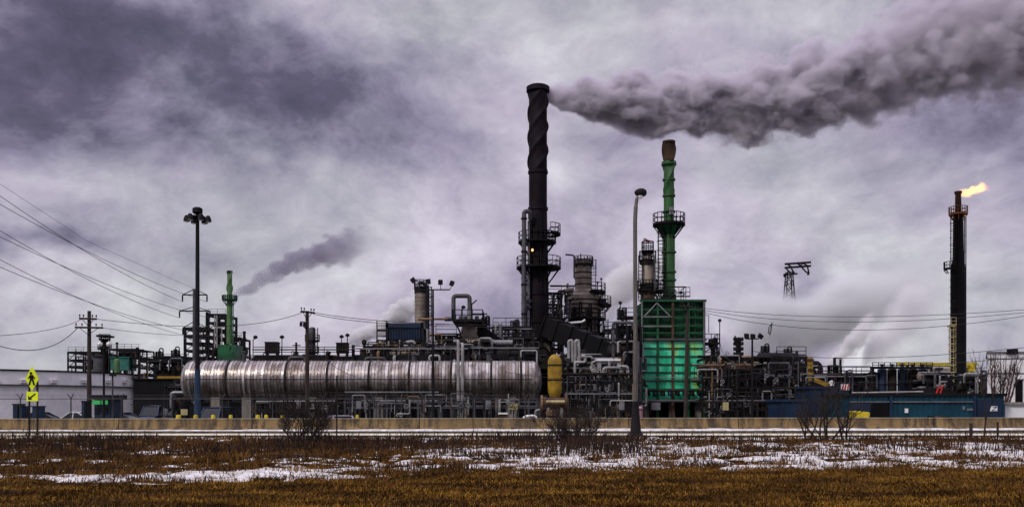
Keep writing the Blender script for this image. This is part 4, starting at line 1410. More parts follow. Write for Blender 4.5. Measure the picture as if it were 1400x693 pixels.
MB().pipe([P(555, 468, D - .6), P(567, 466, D - .6), P(567, 480, D - .6)], .18, 8).build('pipe', M['pale'], o)
MB().pipe([P(540, 484, D - .6), P(556, 484, D - .6)], .15, 8).build('pipe', M['pale'], o)
for px, py in ((548, 471), (562, 478), (535, 480)):
    valve(P(px, py, D - .6), .22, o, 'dark2')
house('control_cabinet', 'teal grey cabinet beside the right leg of the blue air cooler', 'cabinet', 579, 590, 472, 97, 2, 'navy', base=484)
# brown ribbed tower
D = 104
cx = X(575, D)
o = thing('process_tower', 'brown ribbed round tower with a flat railed cap behind the floodlight bar', 'process tower', (cx, D, YG))
prof, zq = [], 0
H_ = Z(401, D) - YG
while zq < H_:
    prof += [(S(7.9, D), zq), (S(7.9, D), zq + .34), (S(8.3, D), zq + .36), (S(8.3, D), zq + .42)]
    zq += .45
MB().lathe((cx, D, YG), prof, 30).build('shell', M['lagging'], o)
MB().lathe((cx, D, Z(401, D)), [(S(8.6, D), 0), (S(8.6, D), Z(395, D) - Z(401, D)), (S(7, D), Z(392, D) - Z(401, D)), (.001, Z(391, D) - Z(401, D))], 26).build('cap', M['dark'], o)
mb = MB()
for i in range(14):
    pass
mb.rail([(cx + S(8.6, D) * math.cos(R(a)), D + S(8.6, D) * math.sin(R(a)), Z(396, D)) for a in range(0, 361, 30)], 1.1, .045, 1)
mb.build('railing', M['dark'], o)
MB().pipe([P(585, 500, D - 1), P(585, 392, D - 1), P(577, 386, D - 1), P(572, 388, D - 1)], .2, 8).build('pipe', M['dark'], o)
MB().ladder(X(586.5, D), D, Z(470, D), Z(392, D), .5, .05, True).build('ladder', M['dark'], o)

# ------------------------------------------------------------------ reactor with the big inverted-U overhead pipe
D = 99
cx = X(641.5, D)
o = thing('reactor', 'squat grey round reactor under a railed deck and a big inverted U pipe', 'reactor', (cx, D, YG))
MB().lathe((cx, D, Z(468, D)), [(S(11, D), 0), (S(11, D), .5), (S(12, D), .55), (S(12, D), .75), (S(11, D), .8), (S(11, D), Z(450, D) - Z(468, D)), (S(9, D), Z(446, D) - Z(468, D)), (S(14, D), Z(443, D) - Z(468, D))], 30).build('shell', M['lagging'], o)
MB().lathe((cx, D, YG), [(S(9, D), 0), (S(9, D), Z(468, D) - YG)], 24).build('skirt', M['dark2'], o)
MB().lathe((cx, D, Z(446, D)), [(S(14, D), 0), (S(15, D), .25), (S(13, D), .3)], 26).build('collar', M['rust'], o)
MB().box(X(621, D), X(661, D), D - 3.3, D + 3, Z(443, D), Z(441.5, D)).build('deck', M['dark'], o)
MB().rail([(X(621, D), D + 2.8, Z(441.5, D)), (X(621, D), D - 3.2, Z(441.5, D)), (X(661, D), D - 3.2, Z(441.5, D)), (X(661, D), D + 2.8, Z(441.5, D))], 1.15, .05, 1.1).build('railing', M['dark'], o)
MB().pipe([P(608, 436, D - 1), P(620, 436, D - 1), P(620, 404.5, D - 1), P(642, 404.5, D - 1), P(642, 444, D - 1)], S(3, D), 14, 1.4).build('overhead_pipe', M['grey'], o)
MB().tube(P(642, 441, D - 1), P(642, 424, D - 1), S(3.6, D), n=14).build('pipe_sleeve', M['galv'], o)
MB().pipe([P(572, 436, D - 1.5), P(612, 436, D - 1.5)], S(1.5, D), 10).build('pipe', M['rustpipe'], o)
MB().beam(P(645, 429, D - 3), P(666, 429, D - 3), .12).build('jib_arm', M['dark'], o)
MB().beam(P(645, 416, D - 3), P(652, 410, D - 3), .12).build('jib_arm', M['dark'], o)
MB().beam(P(645, 446, D - 3), P(645, 414, D - 3), .14).build('jib_post', M['dark'], o)
for px in (630, 636, 652):
    MB().tube(P(px, 441, D - 2.6), P(px, 432, D - 2.6), .22, n=8).build('nozzle', M['grey'], o)
small_lamp('little hooked lamp on the reactor deck inside the inverted U pipe', 631, 436, 423, D - 2.5, .2)
for px, pb in ((623, 441), (659, 441)):
    MB().beam(P(px, 441.5, D - 2.8), P(px + (7 if px < 640 else -7), 456, D - 1.5), .13).build('brace', M['dark'], o)
# sloped dark roof right of the reactor
o = thing('conveyor_gallery', 'dark sloping gallery roof falling to the right of the reactor', 'gallery', P(670, 470, 102))
MB().beam(P(652, 450, 102), P(690, 476, 102), 3, S(15, 102)).build('gallery_body', M['black'], o)
for px, py in ((668, 468), (686, 478)):
    MB().beam(P(px, py, 102), (X(px, 102), 102, YG), .3).build('leg', M['dark'], o)
o = thing('steam_duct', 'lagged grey horizontal duct at the foot of the dark sloping gallery', 'duct', P(684, 470, 97.5))
MB().lathe(P(661, 468.5, 97.5), [(S(4, 97.5), 0), (S(4, 97.5), 1), (S(4.8, 97.5), 1), (S(4.8, 97.5), 1.15), (S(4, 97.5), 1.15), (S(4, 97.5), 3.2)], 18, axis='x').build('duct', M['galv'], o)
MB().lathe(P(661, 468.5, 97.5), [(S(3, 97.5), -2.2), (S(3, 97.5), 0)], 16, axis='x').build('duct', M['dark2'], o)
for px in (664, 697):
    MB().beam(P(px, 470, 97.5), P(px, 492, 97.5), .2).build('leg', M['dark2'], o)

# ------------------------------------------------------------------ steel between the reactor and the black stack
pipe_rack('pale scaffold-like pipe frame left of the squat reactor', 596, 624, 97, 5, [459, 470, 481], 3, 51, 3, 12, 1, .6, mats=PIPEM + ['pale'] * 5 + ['galv'] * 3, base=496)
pipe_rack('dark railed pipe platform just left of the black stack', 674, 727, 104, 8, [449, 461, 473, 484], 5, 52, 4, 14, 2, .35, base=None)
pipe_rack('dark low pipework beneath the squat reactor', 628, 676, 96, 4, [471, 482, 490], 4, 53, 4, 12, 1, .4, rail=False, base=497, mats=PIPEM + ['cream'])
house('stack_backdrop', 'added black backdrop box behind the pipework between reactor and black stack', 'backdrop box', 645, 738, 462, 113, 6, 'black')  # no real building: black box added so the gaps between pipes read dark

# ------------------------------------------------------------------ low pipework and dark void under the vessel
house('vessel_backdrop', 'long low added black backdrop box under and behind the silver vessel', 'building', 246, 742, 551, 101, 6, 'black')  # added black box standing in for the deep shade under the vessel
pipe_rack('low pale pipe run on posts under the left half of the silver vessel', 347, 470, 85, 2.2, [550, 562], 8, 61, 3, 10, 0, .1, rail=False, cw=.16, mats=PIPEM + ['pale'] * 5, fm='dark2', pr=(.03, .075))
pipe_rack('low pale pipe run on posts under the middle of the silver vessel', 472, 600, 84.5, 2.2, [549.5, 557], 9, 62, 3, 18, 0, .12, rail=False, cw=.16, mats=PIPEM + ['pale'] * 7 + ['galv'] * 4, fm='grey', pr=(.03, .075))
pipe_rack('low pale pipe run on posts under the right end of the silver vessel', 602, 738, 84, 2.2, [549, 557], 9, 63, 3, 20, 0, .12, rail=False, cw=.16, mats=PIPEM + ['pale'] * 7 + ['galv'] * 4, fm='grey', pr=(.03, .075))
o = thing('riser_pipe', 'twin pale riser pipes crossing in front of the silver vessel from deck to ground', 'pipe', (X(629, 86), 86, YG))
for px, pt in ((626.5, 466), (632.5, 470)):
    MB().pipe([P(px - 5, pt, 89), P(px, pt, 86.5), P(px, pt + 14, 86.5), (X(px, 86.5), 86.5, YG)], S(2.1, 86), 10).build('pipe', M['pale'], o)

# ------------------------------------------------------------------ pipe maze right of the black stack
house('maze_backdrop', 'added black backdrop box in the pipe maze below the sloping duct', 'blower house', 752, 872, 488, 116, 6, 'black')  # made-up black backdrop for the shaded inside of the pipe maze
pipe_rack('dense dark pipe maze under the black sloping duct', 768, 822, 104, 7, [486, 500, 514, 530, 546], 5, 71, 5, 20, 3, .35, rail=False, mats=PIPEM + ['pale'] * 4)
pipe_rack('dark pipe frame between the pale white frame and the green furnace', 846, 876, 103, 7, [448, 470, 490, 510, 530, 550], 2, 72, 4, 16, 2, .4, rail=True)
pipe_rack('pale white steel pipe frame standing left of the lamp post', 819, 846, 95, 4, [494, 512, 524.5, 538, 556], 1, 73, 3, 12, 0, .15, rail=False, fm='pale', cw=.42, mats=['pale', 'grey', 'galv', 'dark', 'dark2'])
pipe_rack('low pipe run on pale posts right of the yellow vessel', 772, 872, 90, 2, [551, 560], 7, 74, 3, 14, 0, .1, rail=False, cw=.16, mats=PIPEM + ['pale'] * 4, fm='dark2', pr=(.03, .075))
o = thing('riser_pipe', 'pair of pale hooked exhaust pipes below the black sloping duct', 'pipe', P(790, 490, 100))
for px in (780, 789):
    MB().pipe([P(px - 2.5, 490, 100), P(px - 2.5, 466, 100), P(px + 2, 465, 100), P(px + 3, 495, 100)], S(2, 100), 10, 1.3).build('pipe', M['pale'], o)
o = thing('process_pipe', 'pale stepped pipe loop right of the yellow vessel', 'pipe', P(795, 526, 96))
MB().pipe([P(800, 487, 96), P(800, 495, 96), P(786, 495, 96), P(786, 525, 96), P(820, 525, 96)], S(1.9, 96), 10, 1.6).build('pipe', M['pale'], o)
MB().pipe([P(800, 487, 96), P(795, 487, 96)], S(2.6, 96), 10).build('elbow', M['pale'], o)
o = thing('process_pipe', 'pair of slim pale upright pipes left of the pale steel frame', 'pipe', (X(811, 94.5), 94.5, YG))
for px, pt in ((809, 505), (814, 520)):
    MB().pipe([(X(px, 94.5), 94.5, YG), P(px, pt, 94.5), P(px + 5, pt, 94.5)], S(1, 94.5), 8, 2).build('pipe', M['pale'], o)
o = thing('riser_pipe', 'tall grey gooseneck pipe between the pale frame and the lamp post', 'pipe', (X(839, 101), 101, Z(494, 101)))
MB().pipe([P(838.5, 494, 101), P(838.5, 441, 101), P(866, 441, 101), P(866, 450, 101)], S(2.3, 101), 12, 1.6).build('pipe', M['grey'], o)
for py in (450, 470, 488):
    MB().lathe(P(838.5, py, 101), [(S(2.2, 101), 0), (S(3, 101), 0), (S(3, 101), .15), (S(2.2, 101), .15)], 12).build('flange', M['dark2'], o)
MB_ = MB()
o = thing('pipe_tray', 'pale flat tray across the top of the white pipe frame', 'tray', P(833, 493, 95))
MB().box(X(815, 95), X(848, 95), 94.6, 99.2, Z(493, 95) - .02, Z(491.5, 95) + .06).build('tray', M['white'], o)

# ------------------------------------------------------------------ big pipe rack right of the green furnace
house('furnace_backdrop', 'low added black backdrop box behind the open foot of the green furnace', 'burner house', 872, 966, 549, 115.2, 4, 'black')  # black box added to darken the gap where pale ground showed below the furnace
house('rack_backdrop', 'added black backdrop box behind the pipe rack right of the green furnace', 'switch house', 966, 1112, 519, 116, 6, 'black')  # invented black backdrop, gives the rack its dark interior
pipe_rack('big dark pipe rack joining the right side of the green furnace', 966, 1040, 101, 8, [490, 499, 509, 522, 535, 549], 5, 81, 5, 18, 2, .4, rail=False, mats=PIPEM + ['cream'])
pipe_rack('big dark braced pipe rack ending at the yellow column', 1041, 1102, 101, 8, [488.5, 499, 513, 526, 540, 551], 6, 82, 4, 14, 1, .85, rail=False)
pipe_rack('low pipe run on thin posts right of the green furnace', 966, 1064, 88, 2, [549, 560], 7, 83, 3, 14, 0, .1, rail=False, cw=.15, mats=PIPEM + ['pale'] * 4, fm='dark2', pr=(.03, .075))
o = thing('steel_column', 'rusty yellow column at the right end of the big pipe rack', 'steel column', (X(1106.5, 101), 101, YG))
MB().box(X(1103, 101), X(1110, 101), 100.6, 101.6, Z(526, 101), Z(489, 101)).build('column', M['yellow'], o)
MB().box(X(1103, 101), X(1109, 101), 100.7, 101.5, YG, Z(526, 101) - .01).build('column_base', M['dark'], o)
for py in (492, 506, 522):
    MB().box(X(1102.3, 101), X(1111, 101), 100.5, 101.7, Z(py, 101) - .1, Z(py, 101) + .1).build('plate', M['rust'], o)
for k, (pa, pb) in enumerate((((1112, 524), (1122, 503)), ((1112, 503), (1122, 524)))):
    MB().beam(P(*pa, 101.5), P(*pb, 101.5), .25).build('brace', M['dark2'], o)
MB().beam(P(1110, 502, 101.5), P(1124, 502, 101.5), .3).build('top_arm', M['dark2'], o)
MB().beam(P(1123, 502, 101.5), (X(1123, 101.5), 101.5, YG), .3).build('post', M['dark2'], o)
for i, (q, r_) in enumerate((([(1057, 545), (1057, 514.5), (1080, 514.5), (1080, 522)], 1.5), ([(1062, 514), (1062, 533), (1081, 533), (1081, 545)], 1.4), ([(988, 528), (988, 542), (1031, 542)], 1.2))):
    o = thing('process_pipe', ('outer pale pipe loop on the braced rack', 'inner pale stepped pipe on the braced rack', 'pale L-shaped pipe low on the rack beside the green furnace')[i], 'pipe', P(*q[0], 99.5))
    MB().pipe([P(*p, 99.5) for p in q], S(r_, 99.5), 10, 1.6).build('pipe', M['pale'], o)
    MB().lathe(P(q[1][0], (q[0][1] + q[1][1]) / 2, 99.5), [(S(r_, 99.5), 0), (S(r_ * 1.7, 99.5), 0), (S(r_ * 1.7, 99.5), .18), (S(r_, 99.5), .18)], 12).build('flange', M['grey'], o)
house('lean_roof', 'rusty beige sloping cover along the top of the rack beside the green furnace', 'pipe cover', 968, 1030, 500, 100.4, 5, 'rustpipe', base=503)
D = 190
o = thing('process_tower', 'small dark far tower with four ring decks above the pipe rack', 'process tower', (X(1009.5, D), D, YG))
upright(o, (X(1009.5, D), D, YG), S(3.6, D), Z(463, D) - YG, 'dark2', 'shell')
for py in (466, 472, 479, 486):
    ring_deck(o, (X(1009.5, D), D), Z(py, D), S(3, D), S(6.8, D), brackets=0, n=16, rr=.05, hrail=.55)
MB().tube(P(1005, 470, D), P(1005, 459, D), .18, n=6).build('mast', M['dark'], o)

# ------------------------------------------------------------------ right: pumps, tanks, sheds
o = thing('davit_post', 'dark post with a round cage platform behind the young bare tree', 'post', (X(1141, 108), 108, YG))
MB().tube((X(1141, 108), 108, YG), P(1141, 489, 108), .18, n=8).build('post', M['dark'], o)
ring_deck(o, (X(1139, 108), 108), Z(514, 108), .2, S(7, 108), brackets=5, n=14, rr=.06)
MB().beam(P(1141, 489, 108), P(1151, 490, 108), .12).build('arm', M['dark'], o)
MB().beam(P(1149, 550, 107), P(1149, 491, 107), .22).build('post', M['dark2'], o)
house('storage_shed', 'long dark brown roofed shed in the distance left of the grouped dark tanks', 'shed', 1150, 1190, 512, 150, 8, 'dark2')
D = 132
tank_px = (1193, 1206, 1219.5, 1233.5, 1247.5, 1261)
words_ = ('first', 'second', 'third', 'fourth', 'fifth', 'sixth')
for i, px in enumerate(tank_px):
    h = 505 if i else 509
    o = thing('silo_tank', f'dark blue grey upright tank, {words_[i]} from the left in the row beside the flare', 'tank', (X(px, D), D, YG), 'row of dark upright tanks')
    r_ = S(6.2, D)
    MB().lathe((X(px, D), D, YG), [(r_, 0), (r_, Z(h, D) - YG), (r_ * .4, Z(h - 1.5, D) - YG), (.001, Z(h - 1.6, D) - YG)], 24).build('shell', M['navy' if i % 2 else 'dark2'], o)
    for q in (.35, .7):
        MB().lathe((X(px, D), D, YG + (Z(h, D) - YG) * q), [(r_ - .02, -.08), (r_ + .08, -.08), (r_ + .08, .08), (r_ - .02, .08)], 22).build('band', M['dark'], o)
    MB().lathe((X(px, D), D, Z(h - 1.5, D)), [(.25, 0), (.25, .5), (.4, .5), (.4, .65), (.001, .7)], 10).build('hatch', M['dark'], o)
o = thing('tank_walkway', 'dark railed walkway along the tops of the grouped upright tanks', 'walkway', P(1227, 503, D - 1.4))
MB().box(X(1187, D), X(1268, D), D - 1.6, D - .8, Z(504.5, D), Z(503, D)).build('deck', M['dark'], o)
MB().rail([(X(1187, D), D - 1.6, Z(503, D)), (X(1268, D), D - 1.6, Z(503, D))], .75, .06, .9).build('railing', M['dark'], o)
for px in (1187.5, 1227, 1267.5):
    MB().box(X(px, D) - .12, X(px, D) + .12, D - 1.5, D - 1.2, YG, Z(504.5, D)).build('post', M['dark'], o)
o = house('warehouse', 'white far building with a yellow band along its top behind the flare', 'building', 1268, 1334, 499, 165, 12, 'white')
MB().box(X(1226, 164), X(1336, 164), 163.8, 164.3, Z(499.5, 164), Z(495.5, 164)).build('yellow_band', M['ylw'], o)
MB().box(X(1326, 164), X(1332, 164), 163.7, 164.9, Z(512, 164), Z(499.6, 164)).build('yellow_post', M['ylw'], o)
MB().box(X(1282, 164), X(1291, 164), 164.4, 164.95, Z(506, 164), Z(502, 164)).build('window', M['glass'], o)
for px in (1240, 1262):
    MB().beam((X(px, 164), 164.2, YG), P(px, 499, 164.2), .3).build('post', M['dark2'], o)
pipe_rack('dark low pipe rack between the grouped tanks and the flare stack', 1268, 1300, 126, 5, [512, 522, 532], 3, 91, 4, 10, 2, .3, mats=PIPEM + ['pale'] * 3)
pipe_rack('dark low pipe rack between the flare stack and the white building', 1322, 1352, 120, 5, [515, 525, 536], 3, 92, 4, 10, 1, .3, mats=PIPEM + ['pale'] * 3)
o = thing('equipment_skid', 'dark skid with a red frame at the foot of the grouped tanks', 'skid', (X(1285, 110), 110, YG))
MB().box(X(1272, 110), X(1300, 110), 110, 113, YG, Z(530, 110)).build('skid_body', M['dark'], o)
for px in (1282, 1287):
    MB().beam(P(px - 2, 538, 109.8), P(px + 2, 527, 109.8), .16).build('red_brace', M['red'], o)
o = thing('pipe_bundle', 'pale grey flat pipe bundle lying along the blue shed roof line', 'pipe bundle', P(1230, 537, 92))
for i, (a, b, py) in enumerate(((1165, 1262, 536), (1172, 1275, 539), (1160, 1240, 541.5))):
    MB().tube(P(a, py + .8, 92 + i * .3), P(b, py - .8, 92 + i * .3), S(1.1, 92), n=8).build('pipe', M['grey' if i else 'pale'], o)
for px in (1170, 1205, 1238):
    MB().box(X(px, 92) - .15, X(px, 92) + .15, 91.8, 93, YG, Z(543, 92)).build('trestle', M['dark2'], o)

# long blue sheds
D = 73
o = house('container_shed', 'long teal blue corrugated shed with dark flat roof in front of the flare', 'shed', 1161, 1372, 541, D, 6, 'shed', roof='dark', ribs=.42)
MB().box(X(1161, D), X(1330, D), D - .2, D - .08, Z(549.6, D), Z(548.4, D)).build('gutter_pipe', M['galv'], o)
for px in (1217, 1331):
    MB().box(X(px, D) - .12, X(px, D) + .12, D - .22, D - .075, YG, Z(541, D)).build('post', M['navy'], o)
MB().box(X(1161, D), X(1189, D), D - .13, D - .072, YG, Z(550.5, D)).build('side_panel', M['navy'], o)
MB().box(X(1190, D), X(1215, D), D - .12, D - .072, YG, Z(552, D)).build('door', M['black'], o)
MB().box(X(1335, D), X(1369, D), D - .16, D - .072, YG, Z(546, D)).build('end_panel', M['navy'], o)
MB().box(X(1236, D), X(1240.5, D), D - .17, D - .10, Z(564, D), Z(558, D)).build('notice', M['white'], o)
# white mark on the dark end panel
sg = MB().box(X(1352, D), X(1361.5, D), D - .24, D - .162, Z(562, D), Z(555, D)).build('sign_board', M['white'], o)
MB().add([(X(1352.6, D), D - .246, Z(556.6, D)), (X(1360.9, D), D - .246, Z(555.4, D)), (X(1360.9, D), D - .246, Z(556.6, D)), (X(1355, D), D - .246, Z(560.6, D)), (X(1360.9, D), D - .246, Z(560.6, D)), (X(1360.9, D), D - .246, Z(561.6, D)), (X(1352.6, D), D - .246, Z(561.6, D)), (X(1358.4, D), D - .246, Z(556.9, D))],
         [(0, 1, 2, 7), (7, 2, 3, 6), (3, 4, 5, 6)]).build('sign_mark', M['navy'], sg)
MB().box(X(1315, D), X(1318, D), D - .15, D - .072, Z(560, D), Z(555, D)).build('notice', M['galv'], o)
MB().box(X(1321, D), X(1331, D), D - .15, D - .072, Z(561, D), Z(558, D)).build('notice', M['galv'], o)
house('container_box', 'dark blue container right of the green furnace pipe run', 'container', 1064, 1100, 549, 76, 3, 'blue', ribs=.35)
o = house('container_box', 'dark blue tall container with pale stripe behind the young bare trees', 'container', 1108, 1160, 531, 82, 4, 'navy', ribs=.4)
for px in (1125, 1136):
    MB().box(X(px, 82), X(px + 8, 82), 81.8, 81.9, Z(546, 82), Z(534, 82)).build('panel', M['blue'], o)
# big white building at the right edge
D = 98
o = thing('white_building', 'big plain white building with a dark doorway at the edge of the plant', 'building', (X(1435, D), D, YG))
x0, x1 = X(1350, D), X(1520, D)
plan = [(x0, D), (x1, D), (x1, D + 14), (x0 + 7.5, D + 14)]
MB().prism(plan, lambda u, v, t: Vector((u, v, t)), YG, Z(482, D)).build('wall', M['white'], o)
plan = [(x0 - .2, D - .2), (x1 + .2, D - .2), (x1 + .2, D + 14.2), (x0 + 7.4, D + 14.2)]
MB().prism(plan, lambda u, v, t: Vector((u, v, t)), Z(482, D) + .003, Z(480.5, D)).build('roof', M['galv'], o)
MB().box(X(1388, D), X(1398, D), D - .05, D + .1, Z(550, D), Z(519, D)).build('doorway', M['black'], o)
MB().box(X(1387, D), X(1399, D), D - .12, D - .055, Z(519, D), Z(517.6, D)).build('lintel', M['galv'], o)
for py in (490, 510):
    MB().box(X(1350, D), X(1520, D), D - .06, D - .003, Z(py, D) - .06, Z(py, D) + .06).build('cladding_joint', M['galv'], o)
MB().box(X(1376, D), X(1390, D), D - .3, D - .01, Z(484, D), Z(480, D) + .25).build('vent_hood', M['dark'], o)
o = house('low_wall', 'low pale rendered wall with stains in front of the white building', 'wall', 1374, 1470, 553, 74, .4, 'white', roof='concrete')
# filler behind the racks, seen through their gaps
pipe_rack('far dim pipe rack seen through the gaps left of the green furnace', 742, 880, 140, 6, [500, 515, 530], 9, 95, 4, 10, 2, .3)
pipe_rack('far dim pipe rack seen through the big rack right of the green furnace', 960, 1190, 150, 6, [512, 524, 536], 12, 96, 4, 12, 2, .3)
pipe_rack('far dim pipe rack behind the top of the silver vessel', 330, 640, 140, 6, [496, 508], 14, 97, 3, 8, 0, .2)

# ------------------------------------------------------------------ more steel and small columns filling the plant
pipe_rack('narrow dark pipe tower squeezed against the right side of the black stack', 747, 768, 121, 5, [402, 416, 430, 446, 462, 478], 2, 201, 2, 10, 0, .6, cw=.2, name='lattice_tower', cat='lattice tower')
pipe_rack('dark thin framed pipe tower right of the stepped regenerator tower', 826, 848, 122, 5, [452, 464, 476, 488], 2, 202, 2, 8, 0, .7, cw=.2, name='lattice_tower', cat='lattice tower')
pipe_rack('dark railed steel deck with fine pipes left of the black stack foot', 690, 730, 100, 5, [462, 474, 486], 4, 203, 4, 14, 0, .6, cw=.18, pr=(.03, .09))
pipe_rack('fine dark pipe lattice in front of the squat reactor', 600, 660, 94.4, 3, [478, 486, 494], 6, 204, 5, 20, 0, .5, cw=.14, pr=(.03, .08), base=497)
pipe_rack('fine dark pipe lattice in front of the blue air cooler', 500, 590, 94.6, 3, [474, 483, 493], 8, 205, 4, 22, 0, .4, cw=.14, pr=(.03, .08), base=497, rail=False)
pipe_rack('fine dark pipe lattice before the pipe maze under the sloping duct', 756, 872, 93, 3, [512, 524, 538, 551], 8, 206, 4, 30, 0, .5, cw=.14, pr=(.03, .09), rail=False)
pipe_rack('fine dark pipe lattice before the big rack right of the green furnace', 968, 1100, 97, 3, [505, 517, 530, 544], 10, 207, 4, 34, 0, .6, cw=.14, pr=(.03, .09), rail=False)
pipe_rack('dark open steel frame with thin pipes left of the rusty yellow column', 1062, 1102, 110, 5, [476 + 11, 497, 507, 517], 4, 208, 3, 8, 0, .9, cw=.2)
pipe_rack('fine dark pipe lattice low behind the row of sheds left of the flare', 1112, 1190, 100, 4, [515, 526, 537], 6, 209, 4, 14, 1, .6, cw=.18, pr=(.04, .1))
for i, (px, pt, w_, d_, lb) in enumerate(((664, 436, 2.6, 118, 'slim dark column rising behind the dark sloping gallery'), (704, 441, 3.2, 116, 'small dark column behind the railed platform left of the black stack'),
        (851, 425, 2.4, 124, 'slim dark column left of the street lamp behind the gooseneck pipe'), (975, 466, 3.0, 116, 'small dark column just right of the green furnace side decks'),
        (1046, 474, 2.6, 130, 'thin dark column behind the middle of the big pipe rack'), (1077, 478, 2.0, 130, 'thinnest dark column behind the right end of the big pipe rack'),
        (240, 478, 2.6, 160, 'slim dark column behind the flat roofed shelter'), (218, 480, 2.0, 158, 'thin dark stub column left on the flat roofed shelter'))):
    o = thing('process_column', lb, 'process column', (X(px, d_), d_, YG))
    upright(o, (X(px, d_), d_, YG), S(w_, d_), Z(pt, d_) - YG, 'dark2' if i % 2 else 'dark', 'shell', 16)
    ring_deck(o, (X(px, d_), d_), Z(pt + 9, d_), S(w_ * .8, d_), S(w_ + 3.2, d_), brackets=0, n=16, rr=.045, hrail=.9)
    MB().ladder(X(px + w_ + .8, d_), d_ - .3, Z(pt + 45, d_), Z(pt + 8, d_), .45, .045).build('ladder', M['dark'], o)
    MB().pipe([P(px, pt + 1, d_), P(px, pt - 4, d_), P(px + 5, pt - 4, d_), P(px + 5, pt + 30, d_)], .12, 6).build('pipe', M['grey'], o)
# ------------------------------------------------------------------ street lamp by the road
D = 42.9
bx = X(869, D)
o = thing('street_lamp', 'tall grey street lamp with a curved arm and dark conical foot beside the road', 'street lamp', (bx, D, 0))
MB().lathe((bx, D, -.1), [(.62, 0), (.62, .16), (.50, .2)], 20).build('footing', M['concrete'], o)
MB().lathe((bx, D, .1), [(.36, 0), (.36, .06), (.27, .1), (.15, 1.55), (.16, 1.62)], 16).build('base_cone', M['dark'], o)
tp = P(868.3, 300, D)
pts = [Vector((bx, D, .1)), P(868.6, 450, D), tp, P(869.3, 282, D), P(871, 270, D), P(874, 264.5, D)]
MB().path(fillet(pts, 1.2, 5), [.115] * 2 + [.10] * (len(fillet(pts, 1.2, 5)) - 12) + [.085] * 5 + [.06] * 5, 14).build('pole', mat('lamp_pole_grey', (.12, .108, .095), .5, .3, .2), o)
hd_ = MB()
q = P(876, 263.5, D)
hd_.lathe((q.x - .30, q.y, q.z), [(.05, 0), (.12, .05), (.2, .2), (.21, .4), (.14, .55), (.001, .6)], 14, axis='x')
hd_.build('lamp_head', M['dark'], o)
MB().lathe((q.x - .02, q.y, q.z - .22), [(.001, -.07), (.1, -.05), (.15, .06)], 14).build('lens', M['lamp'], o)

# ------------------------------------------------------------------ high mast
D = 76
bx = X(270, D)
o = thing('light_mast', 'very tall mast with a ring of floodlights and blue painted lower half', 'light mast', (bx, D, YG))
MB().lathe((bx, D, Z(505, D)), [(.20, 0), (.15, Z(292, D) - Z(505, D))], 16).build('pole', M['dark'], o)
MB().lathe((bx, D, YG), [(.33, 0), (.29, .6), (.24, Z(505, D) - YG)], 16).build('lower_pole', M['bluepole'], o)
MB().lathe((bx, D, YG), [(.55, 0), (.55, .12), (.3, .14), (.3, .3)], 16).build('base_plate', M['concrete'], o)
MB().lathe((bx, D, Z(297, D)), [(.55, -.05), (.62, -.05), (.62, .08), (.55, .08), (.55, -.05)], 24).build('ring_frame', M['dark'], o)
MB().lathe((bx, D, Z(291, D)), [(.28, -.1), (.42, 0), (.42, .35), (.28, .45), (.001, .5)], 18).build('head_cover', M['dark'], o)
for a in range(0, 360, 60):
    ca, sa = math.cos(R(a + 8)), math.sin(R(a + 8))
    c = Vector((bx + .88 * ca, D + .88 * sa, Z(297.5, D)))
    h = MB()
    h.beam((bx + .2 * ca, D + .2 * sa, Z(297, D)), c, .08)
    h.lathe(c, [(.06, .2), (.16, .14), (.26, -.1), (.28, -.34), (.24, -.34)], 14)
    h.build('floodlight', M['dark'], o)
    MB().lathe(c, [(.235, -.33), (.15, -.40), (.001, -.42)], 14).build('lens', M['lamp'], o.children[-1] if False else o)

# ------------------------------------------------------------------ floodlight poles
def flood_pole(label, px, pbar, pb, d, heads, px0, px1, tilt):
    o = thing('floodlight_pole', label, 'floodlight pole', (X(px, d), d, YG))
    MB().lathe((X(px, d), d, YG), [(.14, 0), (.085, Z(pbar, d) - YG)], 10).build('pole', M['dark'], o)
    MB().box(X(px0, d), X(px1, d), d - .06, d + .06, Z(pbar, d) - .05, Z(pbar, d) + .05).build('crossbar', M['dark'], o)
    for i, (hx, hy) in enumerate(heads):
        q = P(hx, hy, d)
        h = MB()
        side = X(min(max(hx, px0), px1), d)
        h.beam((side, d, Z(pbar, d)), (q.x, q.y, q.z - .2), .06)
        t_ = tilt[i]
        ca, sa = math.cos(R(t_)), math.sin(R(t_))
        vs = []
        w1, w2, hh = .17, .21, .19
        for yy_, ww, hz in ((.25, w1 * .7, hh * .6), (0, w1, hh), (-.28, w2, hh * 1.1)):
            for sx__, sz__ in ((-1, -1), (1, -1), (1, 1), (-1, 1)):
                x_, z_ = sx__ * ww / 1.0, sz__ * hz
                vs.append((q.x + (x_ * ca - z_ * sa), q.y + yy_, q.z + (x_ * sa + z_ * ca) - .12 * (yy_ < 0)))
        h.add(vs, [(3, 2, 1, 0), (0, 1, 5, 4), (1, 2, 6, 5), (2, 3, 7, 6), (3, 0, 4, 7), (4, 5, 9, 8), (5, 6, 10, 9), (6, 7, 11, 10), (7, 4, 8, 11), (8, 9, 10, 11)])
        h.build('floodlight', M['dark'], o)
    return o


